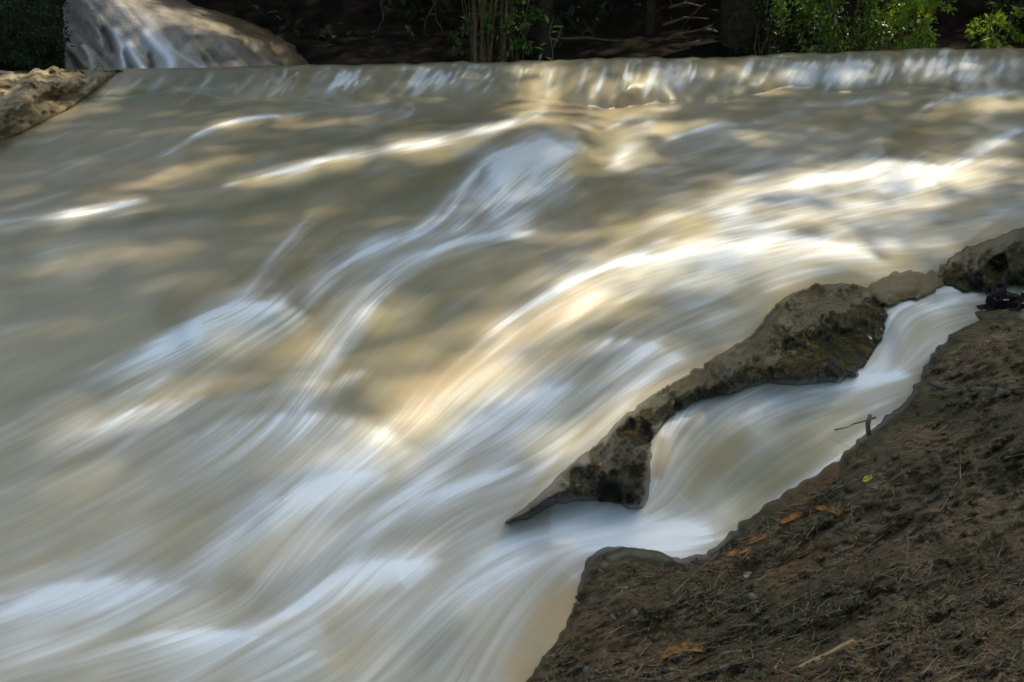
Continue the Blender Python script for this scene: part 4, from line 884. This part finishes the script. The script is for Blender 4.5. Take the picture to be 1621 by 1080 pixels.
# crumbs of soil
V, Fc = [], []
for _ in range(900):
    px, py = rng.uniform(850, 1640), rng.uniform(470, 1110); s_ = float(bsamp(sd, px, py))
    if s_ < 4: continue
    leaf(V, Fc, on_bank(px, py, .004), (rng.normal(), rng.normal(), .2), (rng.normal()*.4, -.5, 1), rng.gamma(3, .005), rng.uniform(.004, .009))
frag = mesh_obj('leaf_fragments', [tuple(v) for v in V], Fc, leaf_mat('brown_leaf_bits', (.04, .022, .01), (.26, .14, .06), .6, .15, .3), smooth=False); tag(frag, 'small torn bits of brown leaves strewn over the soil bank', 'litter', kind='stuff')
V, Fc = [], []
for _ in range(9000):
    px, py = rng.uniform(840, 1640), rng.uniform(470, 1110); s_ = float(bsamp(sd, px, py))
    if s_ < 1: continue
    p = Vector(on_bank(px, py, .002)); r = rng.gamma(2, .0022); b = len(V); u_ = [rvec()*r*rng.uniform(.6, 1.3) for _ in range(1)]
    for d in ((1,0,0),(-1,0,0),(0,1,0),(0,-1,0),(0,0,1),(0,0,-1)): V.append(p+Vector(d)*r*rng.uniform(.6, 1.3))
    for f in ((0,2,4),(2,1,4),(1,3,4),(3,0,4),(2,0,5),(1,2,5),(3,1,5),(0,3,5)): Fc.append(tuple(b+i for i in f))
o = mesh_obj('soil_crumbs', [tuple(v) for v in V], Fc, SOIL.m); tag(o, 'loose crumbs of soil and bark on the bank', 'soil', kind='stuff')
def twig(name, lab, cat, pts, r0, r1, mat, group='twigs on the bank', lift=.004, n=7, fork=None):
    V, Fc = [], []; pts = spline(pts, 5) if len(pts) > 2 else np.array(pts, float); q = [on_bank(a_, b_, lift+rng.uniform(-.001, .001)) for a_, b_ in pts]
    q = [Vector(v) for v in q]
    for k in range(1, len(q)-1): q[k] = (q[k-1]+q[k]*2+q[k+1])/4+rvec()*r0*.3
    tube(V, Fc, q, r0, r1, n)
    if fork: f = [Vector(on_bank(a_, b_, lift)) for a_, b_ in fork]; tube(V, Fc, f, r0*.6, r1*.5, 5)
    return tag(mesh_obj(name, [tuple(v) for v in V], Fc, mat), lab, cat, group)
twig('root', 'thick grey root lying along the top of the bank under the side fall', 'root', [(1474,608),(1500,616),(1550,616),(1600,622),(1660,626)], .014, .012, GRAYW, 'roots on the bank', .006, 9)
twig('stick', 'straw coloured flattened stick near the bottom of the bank', 'stick', [(1262,1058),(1300,1040),(1350,1015)], .0045, .007, STRAW)
twig('stick', 'short pale stick pointing down at the bottom edge left of the straw stick', 'stick', [(1240,1036),(1222,1066)], .003, .003, STRAW)
twig('twig', 'upright thin brown twig crossing another in the middle of the bank', 'twig', [(1446,925),(1441,950),(1435,980)], .0018, .0016, TWIG)
twig('twig', 'thin brown twig lying across the upright one', 'twig', [(1427,950),(1460,956),(1500,972)], .0018, .0012, STRAW)
twig('twig', 'thin grey twig continuing below the crossed twigs', 'twig', [(1438,985),(1441,1005),(1449,1028)], .0018, .0012, GRAYW)
twig('twig', 'short grey twig right of the lowest upright twig', 'twig', [(1476,1010),(1494,1022)], .0016, .0012, GRAYW)
twig('twig', 'long brown twig lying level above the crossed twigs', 'twig', [(1255,905),(1320,903),(1380,905),(1445,897)], .0018, .001, STRAW, fork=[(1385,906),(1378,925),(1371,945)])
twig('twig', 'dark twig with a pale broken end high on the bank', 'twig', [(1540,734),(1520,758),(1500,790),(1487,812)], .0045, .003, TWIG, fork=[(1530,748),(1538,736)])
twig('wood_chip', 'flat grey strip of bark standing in the middle of the bank', 'wood chip', [(1437,845),(1438,866),(1435,888)], .006, .0045, GRAYW)
twig('twig', 'forked pale rootlet along the bottom edge under the orange leaf', 'twig', [(1100,1070),(1160,1052),(1215,1040),(1270,1012)], .0022, .0012, GRAYW, fork=[(1190,1046),(1230,1062),(1290,1068)])
twig('twig', 'long pale rootlet trailing up from the bottom edge', 'twig', [(1010,1078),(1080,1050),(1150,1030),(1260,1015)], .002, .001, TWIG)
twig('twig', 'brown twig in the lower right corner of the bank', 'twig', [(1470,1062),(1530,1054),(1621,1062)], .0026, .0016, TWIG)
TWL = ['thin twig on the bank level with the upright bark strip, right of it','thin slanting twig at the right edge halfway down the bank','thin twig just left of the crossed twigs','thin twig in the dark dip below the ochre leaf strip','short steep twig in the hollow of the bank tip','thin twig sloping down to the right near the right edge','thin twig just above the straw coloured stick','short steep twig at the right edge below the middle','short twig above the bark strip','thin twig near the right edge high on the bank','thin nearly level twig below the grey root','thin twig on the soil between the snagged branch and the grey root']
for k, (x, y, l_, an) in enumerate([(1520,880,60,10),(1580,800,50,30),(1340,960,70,20),(1160,960,60,35),(1110,930,40,60),(1560,980,70,-8),(1290,1000,60,25),(1600,900,40,40),(1400,840,50,20),(1560,690,60,20),(1500,660,50,8),(1460,700,40,35)]):
    a_ = R(an); twig('twig', TWL[k], 'twig', [(x-math.cos(a_)*l_/2, y+math.sin(a_)*l_/2), (x, y+rng.uniform(-5, 5)), (x+math.cos(a_)*l_/2, y-math.sin(a_)*l_/2)], .0018, .0009, TWIG, 'scattered twigs on the soil bank')
def dead_leaf(lab, pts, w, mat, curl=.004, name='dead_leaf'):
    p = spline(pts, 6); n = len(p); V, Fc = [], []
    for k in range(n):
        t = k/(n-1); ww = w*math.sin(math.pi*(.06+.9*t))**.7; d = p[min(k+1, n-1)]-p[max(k-1, 0)]; d = d/np.hypot(*d); nn = np.array([-d[1], d[0]])
        for j, s_ in enumerate((-1, -.5, 0, .5, 1)): V.append(on_bank(*(p[k]+nn*ww*s_), .008+curl*(abs(s_)*1.2)*(.5+.5*math.sin(k*.9+s_))+curl*math.sin(t*6)*.6))
    top_n = len(V)
    for k in range(n-1):
        for j in range(4): Fc.append((k*5+j, k*5+j+1, (k+1)*5+j+1, (k+1)*5+j))
    o = mesh_obj(name, V, Fc, mat); md = o.modifiers.new('thick', 'SOLIDIFY'); md.thickness = .0012
    return tag(o, lab, 'leaf', 'fallen leaves on the bank')
dead_leaf('large curled orange leaf low on the bank near the bottom edge', [(1042,1043),(1065,1028),(1095,1024),(1118,1031)], 7, DEADL)
dead_leaf('long narrow orange leaf nearest the side channel, right one of the pair', [(1288,803),(1315,806),(1342,818)], 4.5, DEADL)
dead_leaf('small orange leaf beside the water, left of the narrow one', [(1236,828),(1255,818),(1272,814)], 5, DEADL)
dead_leaf('rusty brown leaf on the rim left of the small orange leaf', [(1178,862),(1200,852),(1222,842)], 4, DEADL)
dead_leaf('ochre leaf strip along the rim above the bank tip', [(1148,880),(1170,872),(1190,868)], 5, DEADL)
dead_leaf('small bright yellow leaf near the water edge', [(1365,762),(1373,757),(1382,756)], 4.5, YEL, name='yellow_leaf')
# wet debris at the right edge
e = empty('driftwood_heap', on_bank(1595, 500, 0), 'black wet heap of rotten wood and leaves at the right edge', 'driftwood')
for k in range(9):
    V, Fc = [], []; x = 1600+rng.uniform(-30, 30); y = 478+rng.uniform(-14, 10); a_ = rng.uniform(-.5, .5); l_ = rng.uniform(25, 55); Yd = float(water_y(1595, 480))-.15
    q = [Vector(at(x+math.cos(a_)*l_*t, y-math.sin(a_)*l_*t+4*abs(t), Yd+.1*rng.random())) for t in (-.5, -.2, .2, .5)]
    tube(V, Fc, q, rng.uniform(.012, .032), .008, 7)
    for j in range(len(V)): V[j] = V[j]+rvec()*.004
    adopt(mesh_obj('wood_piece', [tuple(v) for v in V], Fc, DARKW), e)
for k in range(16):
    V, Fc = [], []; p = Vector(at(1600+rng.uniform(-38, 30), 476+rng.uniform(-16, 14), Yd-.03)); leaf(V, Fc, p, rvec(), rvec()+Vector((0, -.5, .6)), rng.uniform(.05, .11), .045); adopt(mesh_obj('leaf', [tuple(v) for v in V], Fc, DARKW, smooth=False), e)
# twig caught in the side channel
V, Fc = [], []; yq = float(water_y(1370, 690))
tube(V, Fc, [at(1321,681,yq-.01), at(1343,676,yq-.03), at(1352,671,yq-.04), at(1368,667,yq-.05), at(1386,661,yq-.03)], .0022, .004, 6); tube(V, Fc, [at(1378,657,yq-.06), at(1374,672,yq-.05), at(1375,690,yq-.03), at(1366,716,yq+.02)], .008, .011, 8)
for j in range(len(V)): V[j] = Vector(V[j])+rvec()*.0012
tag(mesh_obj('snagged_branch', [tuple(v) for v in V], Fc, GRAYW), 'brown branch stub with a thin twig stuck in the side channel', 'branch')
for k, (x, y, r, lab) in enumerate([(1004,970,7,'pale grey pebble in the hollow of the bank tip'),(936,950,5,'small light pebble on the left flank of the bank tip'),(1190,945,8,'pale greenish pebble on the dark slope of the bank'),(960,883,3,'tiny white pebble on top of the olive stone'),(1306,808,3,'tiny pale pebble beside the narrow orange leaf'),(1360,770,4,'small dull pebble beside the yellow leaf'),(1533,804,4,'small ochre pebble high on the bank below the dark twig'),(930,1062,8,'blue grey pebble at the foot of the bank by the bottom edge'),(875,1040,7,'wet grey pebble where the bank meets the water at the bottom')]):
    p = on_bank(x, y, .001); o = sphere_union('pebble', [(p, r*.0017), (p+np.array([r*.0007, 0, 0]), r*.0013)], PEB, .0022, (.002, .001), (60, 150), 2); tag(o, lab, 'pebble', 'pebbles on the bank')
